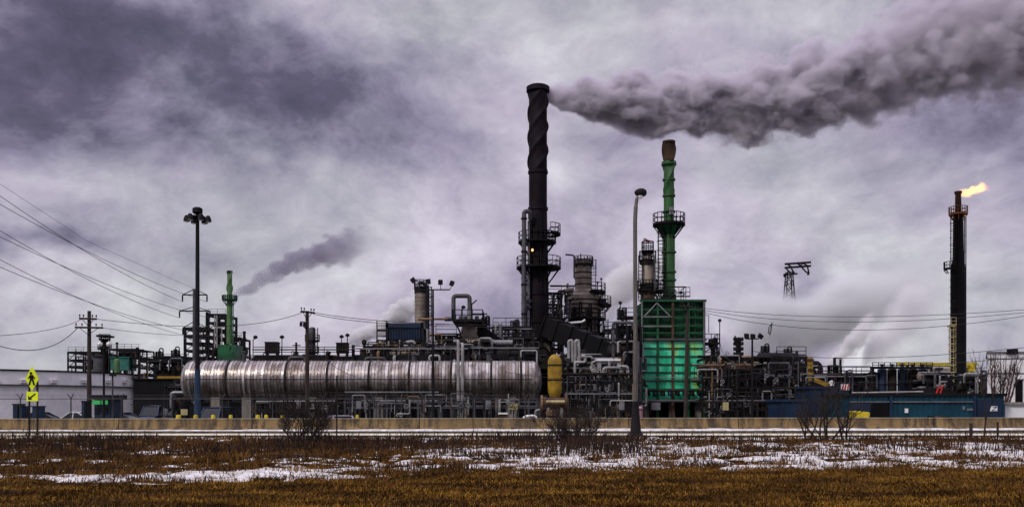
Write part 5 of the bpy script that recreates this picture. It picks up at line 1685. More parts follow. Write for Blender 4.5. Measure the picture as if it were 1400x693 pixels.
flood_pole('dark floodlight pole with four heads on a bent bar before the silver vessel', 592, 396, 575, 80, [(565, 382), (586, 384), (602.5, 385), (618, 386.5)], 569, 615, [35, 5, 0, -20])
flood_pole('dark floodlight pole with three heads in front of the big pipe rack', 1028.5, 463, 572, 80, [(1020, 458.5), (1028.5, 459), (1039, 458.5)], 1020, 1037, [0, 0, -35])
D = 70
o = thing('globe_lamp', 'slim lamp post with two white globe lamps beside the wooden pole', 'lamp post', (X(142, D), D, YG))
MB().lathe((X(142, D), D, YG), [(.11, 0), (.07, Z(475, D) - YG)], 10).build('pole', M['dark'], o)
MB().box(X(136, D), X(149, D), D - .04, D + .04, Z(475.5, D), Z(474, D)).build('crossbar', M['dark'], o)
for px in (136.5, 149):
    MB().lathe(P(px, 470.3, D), [(.001, -.20), (.15, -.16), (.21, 0), (.16, .14), (.001, .20)], 16).build('globe', M['lamp'], o)
o = thing('lamp_post', 'short dark post with a flat square top between the globe lamp and the tank end', 'lamp post', (X(154, 72), 72, YG))
MB().lathe((X(154, 72), 72, YG), [(.09, 0), (.07, Z(514, 72) - YG)], 8).build('pole', M['grey'], o)
MB().box(X(151.5, 72), X(157, 72), 71.7, 72.3, Z(514, 72) + .002, Z(511.5, 72)).build('lamp_head', M['dark'], o)

# ------------------------------------------------------------------ wooden utility poles
def util_pole(label, px, pt, d, arms, lean=0, group=None):
    o = thing('utility_pole', label, 'utility pole', (X(px, d), d, YG))
    top = P(px + lean, pt, d)
    MB().path([(X(px, d), d, YG), (X(px, d) + (top.x - X(px, d)) * .5, d, (YG + top.z) / 2), top], [.19, .165, .13], 10).build('pole', M['wood'], o)
    for py, a, b, rot in arms:
        cxp, half = X((a + b) / 2, d), (X(b, d) - X(a, d)) / 2
        dy = math.tan(R(rot)) * half
        MB().beam((cxp - half, d - .2 - dy, Z(py, d)), (cxp + half, d - .2 + dy, Z(py, d)), .11, .14).build('crossarm', M['wood'], o)
        for k in (-.92, -.5, .5, .92):
            q = Vector((cxp + half * k, d - .2 + dy * k, Z(py, d) + .07))
            MB().lathe(q, [(.02, 0), (.02, .1), (.055, .11), (.06, .2), (.03, .25), (.001, .26)], 8).build('insulator', M['dark'], o)
        for s_ in (-1, 1):
            MB().beam((cxp + half * s_ * .7, d - .22 + dy * s_ * .7, Z(py, d)), (X(px, d), d - .17, Z(py, d) - .55), .04).build('brace', M['dark'], o)
    return o


util_pole('wooden utility pole with two crossarms in front of the white tank', 122, 425, 68, [(436, 112, 132, 25), (448, 106, 141, 12)])
po = util_pole('wooden utility pole standing before the left half of the silver vessel', 420, 425, 68, [(427, 414.5, 428.5, 55)])
for px, py in ((411.5, 443), (416, 444), (418, 446)):
    MB().lathe(P(px, py, 67.7), [(.04, -.18), (.11, -.15), (.11, .12), (.04, .16), (.03, .25)], 10).build('cutout_fuse', M['dark'], po)
MB().beam(P(413, 440, 67.7), P(420, 441, 67.9), .08).build('bracket', M['wood'], po)
util_pole('leaning dark wooden pole with one short arm in front of the green furnace', 937, 417, 78, [(419, 928, 948, 30)], 3)

# ------------------------------------------------------------------ transmission pylons
D = 150
bx = X(266, D)
o = thing('transmission_pole', 'steel transmission pole with three drooping davit arms behind the tall mast', 'pylon', (bx, D, YG))
MB().lathe((bx, D, YG), [(.42, 0), (.30, Z(395, D) - YG)], 10).build('pole', M['grey'], o)
TIPS = []
for py, a, b, up in ((403, 249.5, 283, 8), (425, 245.5, 287, 6), (448, 250, 283, 9)):
    MB().beam(P(a, py, D), P(b, py, D), .2).build('crossarm', M['dark'], o)
    for e in (a, b):
        MB().beam(P(e, py, D), P(266, py - up, D), .12).build('stay', M['dark'], o)
        MB().path([P(e, py, D), P(e, py + 4, D), P(e, py + 9.5, D)], [.1, .14, .1], 6).build('insulator', M['dark'], o)
        TIPS.append(P(e, py + 9.5, D))
D = 260
o = thing('lattice_pylon', 'distant lattice pylon with a tilted top beam half swallowed by steam', 'pylon', (X(1080, D), D, YG))
fr = MB()
xa, xb_ = X(1076, D), X(1084, D)
w0 = 3.4
ztop = Z(372, D)
def leg_at(z, sx__, sy__):
    t_ = (z - YG) / (ztop - YG)
    ww = w0 * (1 - t_) + .75 * t_
    return Vector((X(1079, D) + sx__ * ww, D + sy__ * ww, z))
for sx__ in (-1, 1):
    for sy__ in (-1, 1):
        fr.beam(leg_at(YG, sx__, sy__), leg_at(ztop, sx__, sy__), .3)
nst = 12
for i in range(nst):
    za, zb2 = YG + (ztop - YG) * i / nst, YG + (ztop - YG) * (i + 1) / nst
    for sy__ in (-1, 1):
        fr.beam(leg_at(za, -1, sy__), leg_at(zb2, 1, sy__), .16)
        fr.beam(leg_at(za, 1, sy__), leg_at(zb2, -1, sy__), .16)
        fr.beam(leg_at(zb2, -1, sy__), leg_at(zb2, 1, sy__), .16)
fr.build('tower_frame', M['dark2'], o)
for py0, py1 in ((361, 358.5), (366, 363.5)):
    fr = MB()
    a, b = P(1073, py0, D - 1), P(1108.5, py1, D - 1)
    fr.beam(a, b, .5, .55)
    fr.build('top_beam', M['dark'], o)
for a, b in (((1075, 367), (1082, 375)), ((1082, 367), (1087, 375)), ((1096, 365), (1103, 373)), ((1104, 364), (1106, 374)), ((1076, 361), (1084, 366)), ((1090, 360), (1097, 365)), ((1098, 360), (1106, 364)), ((1090, 366), (1098, 360))):
    MB().beam(P(*a, D - 1), P(*b, D - 1), .35).build('strut', M['dark'], o)
MB().beam(P(1071, 376, D - 1), P(1090, 374, D - 1), .45).build('lower_arm', M['dark'], o)
for px, py in ((1073, 376), (1105, 373)):
    MB().path([P(px, py - 2, D - 1), P(px, py + 3, D - 1)], [.3, .35], 7).build('insulator', M['dark'], o)

# ------------------------------------------------------------------ wires
def wire(label, pts, r, group, sag=0, cat='cable'):
    """pts: [(px, py, distance)] end points, sag in metres"""
    a, b = P(*pts[0]), P(*pts[-1])
    L_ = []
    if len(pts) == 2:
        for i in range(29):
            t_ = i / 28
            q = a.lerp(b, t_)
            q.z -= sag * 4 * t_ * (1 - t_)
            L_.append(q)
    else:
        c = P(*pts[1])
        # quadratic through the middle point
        cc_ = c * 2 - (a + b) * .5
        for i in range(33):
            t_ = i / 32
            L_.append(a * (1 - t_) ** 2 + cc_ * 2 * t_ * (1 - t_) + b * t_ * t_)
    o = MB().path(L_, r, 5).build('power_cable', M['wire'])
    return tag(o, label, cat, group)


TW = 'transmission cables climbing to the left'
ends = [(-30, 247, 'uppermost long cable climbing left from the steel transmission pole'), (-30, 262, 'second highest long cable climbing left from the steel transmission pole'),
        (-30, 297, 'third long cable down, climbing left from the steel transmission pole'), (-30, 309, 'fourth long cable down, climbing left from the steel transmission pole'),
        (-30, 339, 'fifth long cable down, climbing left from the steel transmission pole'), (-30, 352, 'lowest long cable climbing left from the steel transmission pole')]
for (px, py, lb), tipp in zip(ends, TIPS):
    a = Vector(tipp)
    b = P(px, py, 95)
    L_ = []
    for i in range(33):
        t_ = i / 32
        q = a.lerp(b, t_)
        q.z -= 1.0 * 4 * t_ * (1 - t_)
        L_.append(q)
    tag(MB().path(L_, .034, 5).build('power_cable', M['wire']), lb, 'cable', TW)
tag(MB().path([P(266, 395, 150), P(120, 330, 120), P(-30, 262 - 30, 95)], .02, 5).build('earth_cable', M['wire']), 'thin earth cable from the very top of the steel transmission pole', 'cable')
UW = 'cables on the wooden utility poles'
wire('upper cable between the wooden pole by the tank and the next wooden pole', [(132, 436, 67.8), (300, 446, 67.8), (414, 427, 67.6)], .022, UW)
wire('lower cable running right from the wooden pole by the tank', [(141, 448, 67.8), (240, 458, 75), (330, 459, 90)], .018, UW)
wire('upper cable leaving left from the wooden pole by the tank', [(112, 436, 67.8), (60, 452, 64), (-30, 460, 60)], .02, UW)
wire('deeply sagging cable leaving left from the wooden pole by the tank', [(106, 448, 67.8), (50, 478, 64), (-30, 462, 60)], .028, UW)
wire('upper cable running right from the wooden pole before the vessel', [(428, 427, 67.9), (560, 441, 72), (712, 444, 84)], .024, UW)
wire('lower cable running right from the wooden pole before the vessel', [(428, 429, 67.9), (540, 443, 72), (690, 447, 84)], .024, UW)
RW = 'cables spanning the sky right of the green furnace'
wire('top cable spanning the sky right of the green furnace', [(948, 419, 78), (1160, 433, 80), (1430, 421, 84)], .024, RW)
wire('second cable spanning the sky right of the green furnace', [(948, 421, 78), (1160, 440, 80), (1430, 424, 84)], .024, RW)
wire('third, lowest sagging cable spanning the sky right of the green furnace', [(948, 423, 78), (1170, 451, 80), (1430, 427, 84)], .024, RW)
wire('dark cable passing just above the grouped upright tanks', [(1030, 480, 76), (1190, 489, 76), (1420, 473, 78)], .024, RW)
wire('dark cable passing behind the flare at the level of the yellow band', [(1100, 498, 76), (1230, 500, 76), (1420, 486, 78)], .024, RW)
wire('low cable crossing in front of the dark upright tanks', [(985, 470, 88), (1090, 519, 84), (1420, 509, 80)], .022, RW)
wire('low cable crossing in front of the green furnace from the lamp side', [(690, 508, 66), (880, 520, 66), (1110, 500, 70)], .018, UW)
wire('thin cable crossing in front of the silver vessel to the wooden pole', [(420, 446, 67.8), (520, 524, 70), (745, 523, 82)], .016, UW)
# insulator bundle hanging on the lowest cable
D = 80
o = thing('line_damper', 'small dark basket of damper coils hanging below the sagging cable', 'line damper', P(1053, 449, D))
for k in range(5):
    a = 2 * math.pi * k / 5
    MB().path([P(1055, 442, D), P(1053, 447, D) + Vector((.16 * math.cos(a), .16 * math.sin(a), 0)), P(1052, 455, D) + Vector((.13 * math.cos(a), .13 * math.sin(a), 0)), P(1053, 458, D)], .022, 5).build('coil', M['grey'], o)
MB().path([P(1056, 440.5, D), P(1054, 447, D)], .05, 6).build('clamp', M['wire'], o)

# ------------------------------------------------------------------ chain link fence
D = 62
o = thing('chain_link_fence', 'chain link fence with Y shaped barbed wire arms behind the barrier', 'fence', (X(120, D), D, YG))
fx0, fx1 = X(-60, D), X(760, D)
xx = X(-41, D)
hgt = Z(545, D)
while xx < fx1:
    mb = MB().tube((xx, D, YG), (xx, D, hgt + .02), .045, n=6)
    mb.build('post', M['grey'], o)
    mb = MB()
    for s_ in (-1, 1):
        mb.beam((xx, D, hgt), (xx + s_ * .22, D - .1, Z(538, D)), .05)
    mb.build('barb_arm', M['grey'], o)
    xx += S(69, D)
MB().tube((fx0, D, hgt), (fx1, D, hgt), .03, n=6).build('top_rail', M['grey'], o)
for z_, dx in ((hgt + .14, -.03), (hgt + .27, -.07)):
    MB().tube((fx0, D + dx, z_), (fx1, D + dx, z_), .008, n=4).build('barbed_wire', M['grey'], o)
ms = MB()
n_ = int((fx1 - fx0) / .16)
H_ = hgt - YG
for i in range(-16, n_):
    xa = fx0 + i * .16
    for s_ in (0, 1):
        p0 = Vector((xa, D + .05, YG + .05)); p1 = Vector((xa + H_ * .7, D + .05, hgt))
        if s_: p0.x, p1.x = p1.x, p0.x
        if min(p0.x, p1.x) < fx0 or max(p0.x, p1.x) > fx1: continue
        r_ = .0026
        ms.add([p0 + Vector((-r_, 0, 0)), p0 + Vector((r_, 0, 0)), p1 + Vector((r_, 0, 0)), p1 + Vector((-r_, 0, 0)), p0 + Vector((0, r_ * 2, 0)), p1 + Vector((0, r_ * 2, 0))],
               [(0, 1, 2, 3), (1, 4, 5, 2), (4, 0, 3, 5)])
ms.build('mesh', M['grey'], o)

# slim posts in front of the barrier
def stake(label, px, pb, pt, w_, m='dark', name='marker_post', lean=0):
    d = CZ * F / (pb - HY)
    o = thing(name, label, 'post', (X(px, d), d, 0))
    MB().beam((X(px, d), d, -.1), P(px + lean, pt, d), S(w_, d)).build('post', M[m], o)
    MB().box(X(px + lean - w_ * .7, d), X(px + lean + w_ * .7, d), d - .05, d + .05, Z(pt, d) + .004, Z(pt - .7, d)).build('cap', M[m], o)
    return o


stake('thin tall dark post by the road right of the left bare bush', 460.5, 600, 514, 1.7)
stake('thick short wooden stake at the roadside left of the red young tree', 1327.5, 601, 579, 3.2, 'wood')
stake('slim short wooden stake at the roadside right of the red young tree', 1364, 600, 577, 2.2, 'wood')
stake('short dark peg on the road edge left of the middle bare bush', 634, 598, 590, 2.2, 'wood')

# ------------------------------------------------------------------ pedestrian crossing sign
D = 44.5
bx = X(45.5, D)
o = thing('crossing_sign', 'fluorescent yellow green pedestrian crossing sign with arrow plaque on two posts', 'road sign', (bx, D, 0))
for px in (40.2, 51.2):
    MB().box(X(px, D) - .035, X(px, D) + .035, D - .035, D + .035, -.1, Z(520, D)).build('post', M['dark'], o)
rz = R(30)
cx_, sn_ = math.cos(rz), math.sin(rz)
def sp(u, v, t): return Vector((bx + u * cx_ - (-.07 - t) * 0 + (.0), D - .10 - t + u * sn_ * .35, v))
zc_ = Z(517.5, D)
hh, ww = S(17.2, D), S(9.6, D)
MB().prism([(0, -hh), (ww, -.0), (0, hh), (-ww, 0)][::-1], sp, 0, .02).build('sign_panel', M['sign'], o)
sym = MB()
def blob(pts): sym.prism(pts, sp, .022, .03)
k = .36
blob([(-.05 + .07 * math.cos(R(a)), .27 + .07 * math.sin(R(a))) for a in range(0, 360, 40)])
sym_o = [(v + Vector((0, 0, zc_)) if False else v) for v in ()]
blob([(-.12, .19), (.06, .19), (.08, -.02), (-.10, -.04)])
blob([(-.10, -.02), (.0, -.02), (-.10, -.34), (-.19, -.32)])
blob([(-.02, -.02), (.08, -.03), (.16, -.32), (.07, -.34)])
blob([(.05, .18), (.17, .03), (.13, -.02), (.03, .10)])
blob([(-.12, .18), (-.21, .02), (-.16, -.01), (-.08, .10)])
sym.v = [(x_, y_, z_ + zc_) for x_, y_, z_ in sym.v]
sym.build('pedestrian_symbol', M['black'], o)
for ch in o.children:
    if ch.name.startswith('sign_panel'):
        ch.location.z += zc_
MB().box(bx - S(7.6, D), bx + S(8.2, D), D - .12, D - .10, Z(548, D), Z(535.2, D)).build('arrow_plaque', M['sign'], o)
ar = MB()
za = Z(541.5, D)
ar.prism([(.15, .15), (.19, .10), (-.05, -.10), (.02, -.17), (-.19, -.17), (-.19, .03), (-.11, -.05)], lambda u, v, t: Vector((bx + u, D - .122 - t, za + v)), 0, .008)
ar.build('arrow_symbol', M['black'], o)

# ------------------------------------------------------------------ gate booth, boards, bollards
D = 72
o = thing('guard_booth', 'small dark booth with bright green fascia panels below the white tank', 'booth', (X(139, D), D, YG))
MB().box(X(129, D), X(150, D), D, D + 2.5, YG, Z(546, D)).build('wall', M['navy'], o)
MB().box(X(127, D), X(152, D), D - .5, D + 3, Z(546, D) + .004, Z(539.5, D)).build('roof', M['dark'], o)
for a, b in ((127, 141.5), (143, 151.5)):
    MB().box(X(a, D), X(b, D), D - .56, D - .505, Z(552.5, D), Z(547, D)).build('green_fascia', M['greensign'], o)
for px in (133, 145):
    MB().box(X(px - 3, D), X(px + 3, D), D - .05, D - .003, Z(566, D), Z(556, D)).build('window', M['glass'], o)
bol = [(244, 570.5, 3.6), (267.5, 569, 3.2), (291.5, 570, 3.0), (315.5, 569.5, 2.8), (352.5, 571.5, 3.4), (364, 571.5, 2.8), (386, 571, 2.6), (488.5, 571.5, 2.4)]
for i, (px, py, ww) in enumerate(bol):
    D = 60.2
    where = ['left of the tall mast', 'at the foot of the tall mast', 'first right of the tall mast', 'second right of the tall mast', 'wide, left of the left bare bush', 'narrow, left of the left bare bush', 'behind the left bare bush', 'right of the lilac car'][i]
    o = thing('bollard', f'yellow topped concrete bollard behind the barrier, {where}', 'bollard', (X(px, D), D, YG), 'yellow bollards behind the barrier')
    r_ = S(ww, D)
    MB().lathe((X(px, D), D, -.02), [(r_, 0), (r_, Z(569, D) - .1 + .02), (r_ * .8, Z(567, D) + .02), (.001, Z(566.6, D) + .02)], 14).build('cap', M['ylw'], o)
    MB().lathe((X(px, D), D, YG - .1), [(r_ * .95, 0), (r_ * .95, .65)], 14).build('post', M['concrete'], o)
pl = [(252, 563, 9, 8, 'cream', 'pale square board behind the barrier left of the tall mast'), (408.5, 553, 6, 10, 'galv', 'grey panel hung on the pipe run behind the wooden pole'), (490.5, 553, 7, 11, 'galv', 'grey panel hung on the pipe run right of the lilac car'),
      (667.5, 553, 7, 12, 'galv', 'grey panel on the pipe run near the right end of the vessel'), (702, 555.5, 11, 8, 'cream', 'yellowish notice board near the right end of the vessel'), (850, 554, 7, 12, 'galv', 'grey panel left of the street lamp on the pipe run'),
      (992, 555, 8, 11, 'cream', 'beige panel on the pipe run right of the green furnace'), (305, 562, 7, 8, 'galv', 'pale grey panel behind the barrier right of the tall mast')]
for px, py, ww, hh, m, lb in pl:
    d = 83.4
    o = thing('notice_board', lb, 'notice board', (X(px, d), d, YG))
    MB().box(X(px - ww / 2, d), X(px + ww / 2, d), d - .06, d, Z(py + hh / 2, d), Z(py - hh / 2, d)).build('panel', M[m], o)
    MB().box(X(px, d) - .05, X(px, d) + .05, d + .003, d + .09, YG, Z(py - hh / 2, d)).build('post', M['dark'], o)
o = thing('waste_bin', 'dull pink tall bin behind the barrier right of the street lamp', 'bin', (X(875, 62), 62, YG))
MB().lathe((X(875, 62), 62, YG), [(S(3.6, 62), 0), (S(4.2, 62), Z(559, 62) - YG), (S(4.4, 62), Z(559, 62) - YG), (S(4.4, 62), Z(557.5, 62) - YG), (S(2.5, 62), Z(555.5, 62) - YG), (.001, Z(555, 62) - YG)], 16).build('bin_body', M['pink'], o)
MB().lathe((X(875, 62), 62, Z(559.2, 62)), [(S(4.5, 62), -.05), (S(4.5, 62), .0)], 16).build('rim', M['dark2'], o)
o = thing('site_hut', 'small brown hut with pale flat lid behind the barrier near the notice board', 'hut', (X(688, 66), 66, YG))
MB().box(X(682, 66), X(693, 66), 66, 67, YG, Z(566, 66)).build('wall', M['rust'], o)
MB().box(X(681, 66), X(694, 66), 65.9, 67.1, Z(566, 66) + .003, Z(564, 66)).build('lid', M['white'], o)
o = thing('pipe_hoop', 'low white pipe hoop behind the barrier left of the yellow vessel', 'pipe hoop', (X(724, 66), 66, YG))
MB().pipe([(X(716, 66), 66, YG), P(716, 569, 66), P(733, 568, 66), (X(733, 66), 66, YG)], .1, 8).build('hoop', M['white'], o)
MB().pipe([(X(732, 66), 66.4, YG), P(732, 561, 66.4), P(738, 560, 66.4)], .09, 8).build('pipe', M['galv'], o)
o = thing('skip_container', 'yellow tapered skip in front of the teal blue shed', 'skip', (X(1180, 66), 66, YG))
MB().prism([(X(1172, 66), Z(569, 66)), (X(1170, 66), Z(563, 66)), (X(1174, 66), Z(561.5, 66)), (X(1188, 66), Z(563, 66)), (X(1189.5, 66), Z(565, 66)), (X(1188, 66), Z(572, 66)), (X(1186, 66), YG + .2), (X(1174, 66), YG + .2)], lambda u, v, t: Vector((u, 66 + t, v)), 0, 1.6).build('skip_body', M['ylw'], o)
for px in (1175, 1185):
    MB().box(X(px, 66) - .08, X(px, 66) + .08, 65.93, 65.99, YG, Z(564, 66)).build('rib', M['ylw'], o)
# red and white barrier plate and excavator style boom
o = thing('warning_board', 'red and white striped board beside the dark post behind the young trees', 'warning board', (X(1155, 80), 80, YG))
b0 = MB().box(X(1150, 80), X(1161, 80), 80, 80.06, Z(533, 80), Z(525, 80)).build('panel', M['white'], o)
for k in range(3):
    xx = X(1150.5 + k * 3.6, 80)
    w_ = X(1152.4, 80) - X(1150.5, 80)
    z0_, z1_ = Z(532.8, 80), Z(525.2, 80)
    MB().prism([(xx, z0_), (xx + w_, z0_), (xx + w_ * 1.8, z1_), (xx + w_ * .8, z1_)], lambda u, v, t: Vector((u, 80 - t, v)), .004, .012).build('stripe', M['red'], b0)
MB().beam((X(1155.5, 80), 80.12, YG), P(1155.5, 526, 80.12), .12).build('post', M['dark'], o)
o = thing('loader_boom', 'yellow sloping boom with dark tip above the dark blue container', 'boom', P(1125, 524, 86))
MB().beam(P(1113, 519, 86), P(1136, 528, 86), .35, .4).build('boom_arm', M['yellow'], o)
MB().path([P(1097, 548, 86), P(1097, 533, 86), P(1102, 525, 86), P(1114, 519, 86)], .12, 8).build('hose_frame', M['dark2'], o)
MB().lathe(P(1137, 524, 86), [(.05, -.3), (.28, -.2), (.3, .1), (.1, .3)], 12).build('tip', M['lamp'], o)
MB().beam(P(1136, 527, 86.3), (X(1136, 86.3), 86.3, YG), .3).build('mast', M['dark2'], o)

# ------------------------------------------------------------------ vehicles
def vehicle(name, label, cat, px, d, W_, L_, H_, paint, rz, hood=.27, van=False):
    o = thing(name, label, cat, (X(px, d), d, YG))
    # local: u along the length (front at -L/2), v across, z up; rz turns it (0 = front towards the camera)
    ca, sa = math.cos(R(rz)), math.sin(R(rz))
    ox, oy = X(px, d), d
    T = lambda u, v, z: Vector((ox + v * ca - u * sa, oy + v * sa + u * ca, YG + z))
    belt = H_ * (.52 if van else .60)
    def loft(secs, mb):
        vs, n = [], len(secs[0][1])
        for u, ring in secs:
            for v, z in ring: vs.append(T(u, v, z))
        fs = []
        for i in range(len(secs) - 1):
            for j in range(n):
                k = (j + 1) % n
                fs.append((i * n + j, i * n + k, (i + 1) * n + k, (i + 1) * n + j))
        fs += [tuple(range(n - 1, -1, -1)), tuple(range((len(secs) - 1) * n, len(secs) * n))]
        return mb.add(vs, fs)
    def ring(w, z0, z1, r=.12): return [(-w / 2 + r * .4, z0), (w / 2 - r * .4, z0), (w / 2, z0 + r * 1.2), (w / 2, z1 - r), (w / 2 - r, z1), (-w / 2 + r, z1), (-w / 2, z1 - r), (-w / 2, z0 + r * 1.2)]
    h_ = L_ / 2
    hz = belt * (.92 if van else .86)
    loft([(-h_, ring(W_ * .86, .34, hz * .8)), (-h_ + .15, ring(W_ * .96, .26, hz * .93)), (-h_ + L_ * hood, ring(W_, .24, belt)), (h_ - .5, ring(W_, .24, belt)), (h_, ring(W_ * .92, .34, belt * .93))], MB()).build('body', paint, o)
    f0, f1 = -h_ + L_ * hood * (.75 if van else .95), -h_ + L_ * hood + (.55 if van else 1.0)
    r0, r1 = (h_ - .12, h_ - .03) if van else (h_ - 1.3, h_ - .45)
    cab = MB()
    z1 = H_ - .05
    ww, wt = W_ * .94, W_ * .80
    ring2 = lambda w, z: [(-w / 2, z), (w / 2, z)]
    vs = [T(f0, -ww / 2, belt + .002), T(f0, ww / 2, belt + .002), T(r1, ww / 2, belt + .002), T(r1, -ww / 2, belt + .002), T(f1, -wt / 2, z1), T(f1, wt / 2, z1), T(r0, wt / 2, z1), T(r0, -wt / 2, z1)]
    cab.add(vs, [(3, 2, 1, 0), (4, 5, 6, 7), (0, 1, 5, 4), (1, 2, 6, 5), (2, 3, 7, 6), (3, 0, 4, 7)])
    cab.build('window', M['glass'], o)
    rf = MB()
    loft([(f1 - .06, [(-wt / 2 - .02, z1 + .003), (wt / 2 + .02, z1 + .003), (wt / 2 - .1, z1 + .06), (-wt / 2 + .1, z1 + .06)]), ((f1 + r0) / 2, [(-wt / 2 - .03, z1 + .003), (wt / 2 + .03, z1 + .003), (wt / 2 - .1, z1 + .10), (-wt / 2 + .1, z1 + .10)]), (r0 + .05, [(-wt / 2 - .02, z1 + .003), (wt / 2 + .02, z1 + .003), (wt / 2 - .1, z1 + .06), (-wt / 2 + .1, z1 + .06)])], rf)
    rf.build('roof', paint, o)
    for s_ in (-1, 1):
        pl_ = MB()
        pl_.beam(T(f0 + .02, s_ * ww / 2, belt), T(f1 - .02, s_ * wt / 2, z1 + .03), .09)
        pl_.beam(T(r1 - .02, s_ * ww / 2, belt), T(r0, s_ * wt / 2, z1 + .03), .11)
        pl_.beam(T((f1 + r0) / 2, s_ * ww / 2, belt), T((f1 + r0) / 2, s_ * wt / 2, z1 + .03), .09)
        pl_.beam(T(f1 - .02, s_ * wt / 2, z1 + .03), T(r0, s_ * wt / 2, z1 + .03), .07)
        pl_.build('side_pillar', paint, o)
    for u in (-h_ + L_ * .18, h_ - L_ * .2):
        for s_ in (-1, 1):
            c0, c1 = T(u, s_ * (W_ / 2 - .22), .33), T(u, s_ * (W_ / 2 + .01), .33)
            wo = MB().tube(c0, c1, .33, n=18).build('wheel', M['tyre'], o)
            MB().tube(c0.lerp(c1, .9), c1 + (c1 - c0).normalized() * .01, .2, n=14).build('rim', M['galv'], wo)
    for s_ in (-1, 1):
        MB().beam(T(-h_ - .01, s_ * W_ * .30, hz * .68), T(-h_ + .1, s_ * W_ * .30, hz * .68), .28, .16).build('headlight', M['lamp'], o)
        MB().beam(T(h_ - .1, s_ * W_ * .36, belt * .75), T(h_ + .01, s_ * W_ * .36, belt * .75), .18, .22).build('tail_light', M['red'], o)
    MB().beam(T(-h_ - .02, -.35, .5), T(-h_ - .02, .35, .5), .05, .14).build('number_plate', M['white'], o)
    return o


vehicle('parked_van', 'dark van with pale roof parked left of the taller van, facing the road', 'van', 212, 92, 1.9, 4.8, 2.1, M['carblue'], 0, .2, True)
vehicle('parked_van', 'dark blue van with a rounded roof parked just left of the tall mast', 'van', 235, 93, 1.95, 4.9, 2.15, M['carblack'], 4, .2, True)
vehicle('parked_car', 'dark blue car parked below the right end of the white tank', 'car', 172, 84, 1.8, 4.3, 1.5, M['carblue'], 80)
vehicle('parked_car', 'off white car parked beneath the green fronted booth', 'car', 112, 86, 1.8, 4.3, 1.5, M['carwhite'], 85)
vehicle('parked_car', 'black car parked behind the pedestrian sign', 'car', 62, 86, 1.8, 4.3, 1.5, M['carblack'], 95)
vehicle('parked_car', 'lilac car behind the barrier left of the thin tall post', 'car', 468, 66, 1.8, 4.2, 1.42, M['lilac'], 28)
vehicle('parked_car', 'black car in front of the teal blue corrugated shed', 'car', 1290, 68, 1.8, 4.2, 1.36, M['carblack'], 90)
vehicle('parked_van', 'dark van parked under the silver vessel right of the tall mast', 'van', 296, 80, 1.9, 4.6, 2.0, M['carblue'], -6, .2, True)
for i, (px, ww, hh) in enumerate(((21, 7, 553), (29, 5, 556), (48, 8, 556), (114, 5, 549))):
    lb = ['tall dark blue cabinet left of the pedestrian sign behind the fence', 'short blue cabinet beside the tall dark blue one behind the fence', 'blue cabinet seen between the two posts of the pedestrian sign', 'black cabinet left of the wooden pole by the tank'][i]
    o = thing('site_cabinet', lb, 'cabinet', (X(px, 66), 66, YG))
    MB().box(X(px - ww / 2, 66), X(px + ww / 2, 66), 66, 67, YG, Z(hh, 66)).build('cabinet_body', M['navy' if i != 3 else 'black'] if i != 2 else M['bluepole'], o)
    MB().box(X(px - ww / 2, 66) - .04, X(px + ww / 2, 66) + .04, 65.95, 67.05, Z(hh, 66) + .003, Z(hh, 66) + .08).build('lid', M['dark'], o)
    MB().box(X(px - ww / 2, 66) + .04, X(px + ww / 2, 66) - .04, 65.95, 65.995, YG + .2, Z(hh, 66) - .08).build('door', M['navy'], o)

# ------------------------------------------------------------------ bare bushes and young trees
def grow(mb, p, d_, L_, r, dep, rg, up=.12, spread=.6, kids=3, tw=None):
    n = 4
    pts, rs = [Vector(p)], [r]
    dv = Vector(d_).normalized()
    for i in range(n):
        dv = (dv + Vector((rg.gauss(0, .13), rg.gauss(0, .13), rg.gauss(0, .08) + up * .3))).normalized()
        pts.append(pts[-1] + dv * L_ / n)
        rs.append(r * (1 - .5 * (i + 1) / n))
    (tw if dep <= 1 and tw is not None else mb).path(pts, rs, 5 if dep > 1 else 4, cap=False)
    if dep <= 0: return
    for k in range(kids + (1 if rg.random() < .5 else 0)):
        i = rg.randint(1, n)
        q = pts[i]
        a = rg.uniform(0, 2 * math.pi)
        side = Vector((math.cos(a), math.sin(a), rg.uniform(-.1, .5)))
        nd = (dv * (1 - spread * .5) + side * spread + Vector((0, 0, up))).normalized()
        grow(mb, q, nd, L_ * rg.uniform(.5, .8), max(rs[i] * .72, .007), dep - 1, rg, up, spread, kids, tw)


def bush(name, label, px, d, w_, h_, stems, seed, m='branch', cat='bush', up=.15, spread=.65, dep=4, fan=1.0, r=.022, kids=3):
    rg = random.Random(seed)
    o = thing(name, label, cat, (X(px, d), d, 0))
    tw = MB()
    for s_ in range(stems):
        mb = MB()
        f = (s_ + .5) / stems * 2 - 1 + rg.uniform(-.15, .15)
        x0 = X(px, d) + f * w_ * .12
        grow(mb, (x0, d + rg.uniform(-.15, .15), -.08), (f * fan * w_ / h_ * .7, rg.uniform(-.5, .5), 1), h_ * rg.uniform(.5, .72), r * rg.uniform(.8, 1.3), dep, rg, up, spread, kids, tw)
        mb.build('stem', M[m], o)
    tw.build('twigs', M[m], o)
    return o


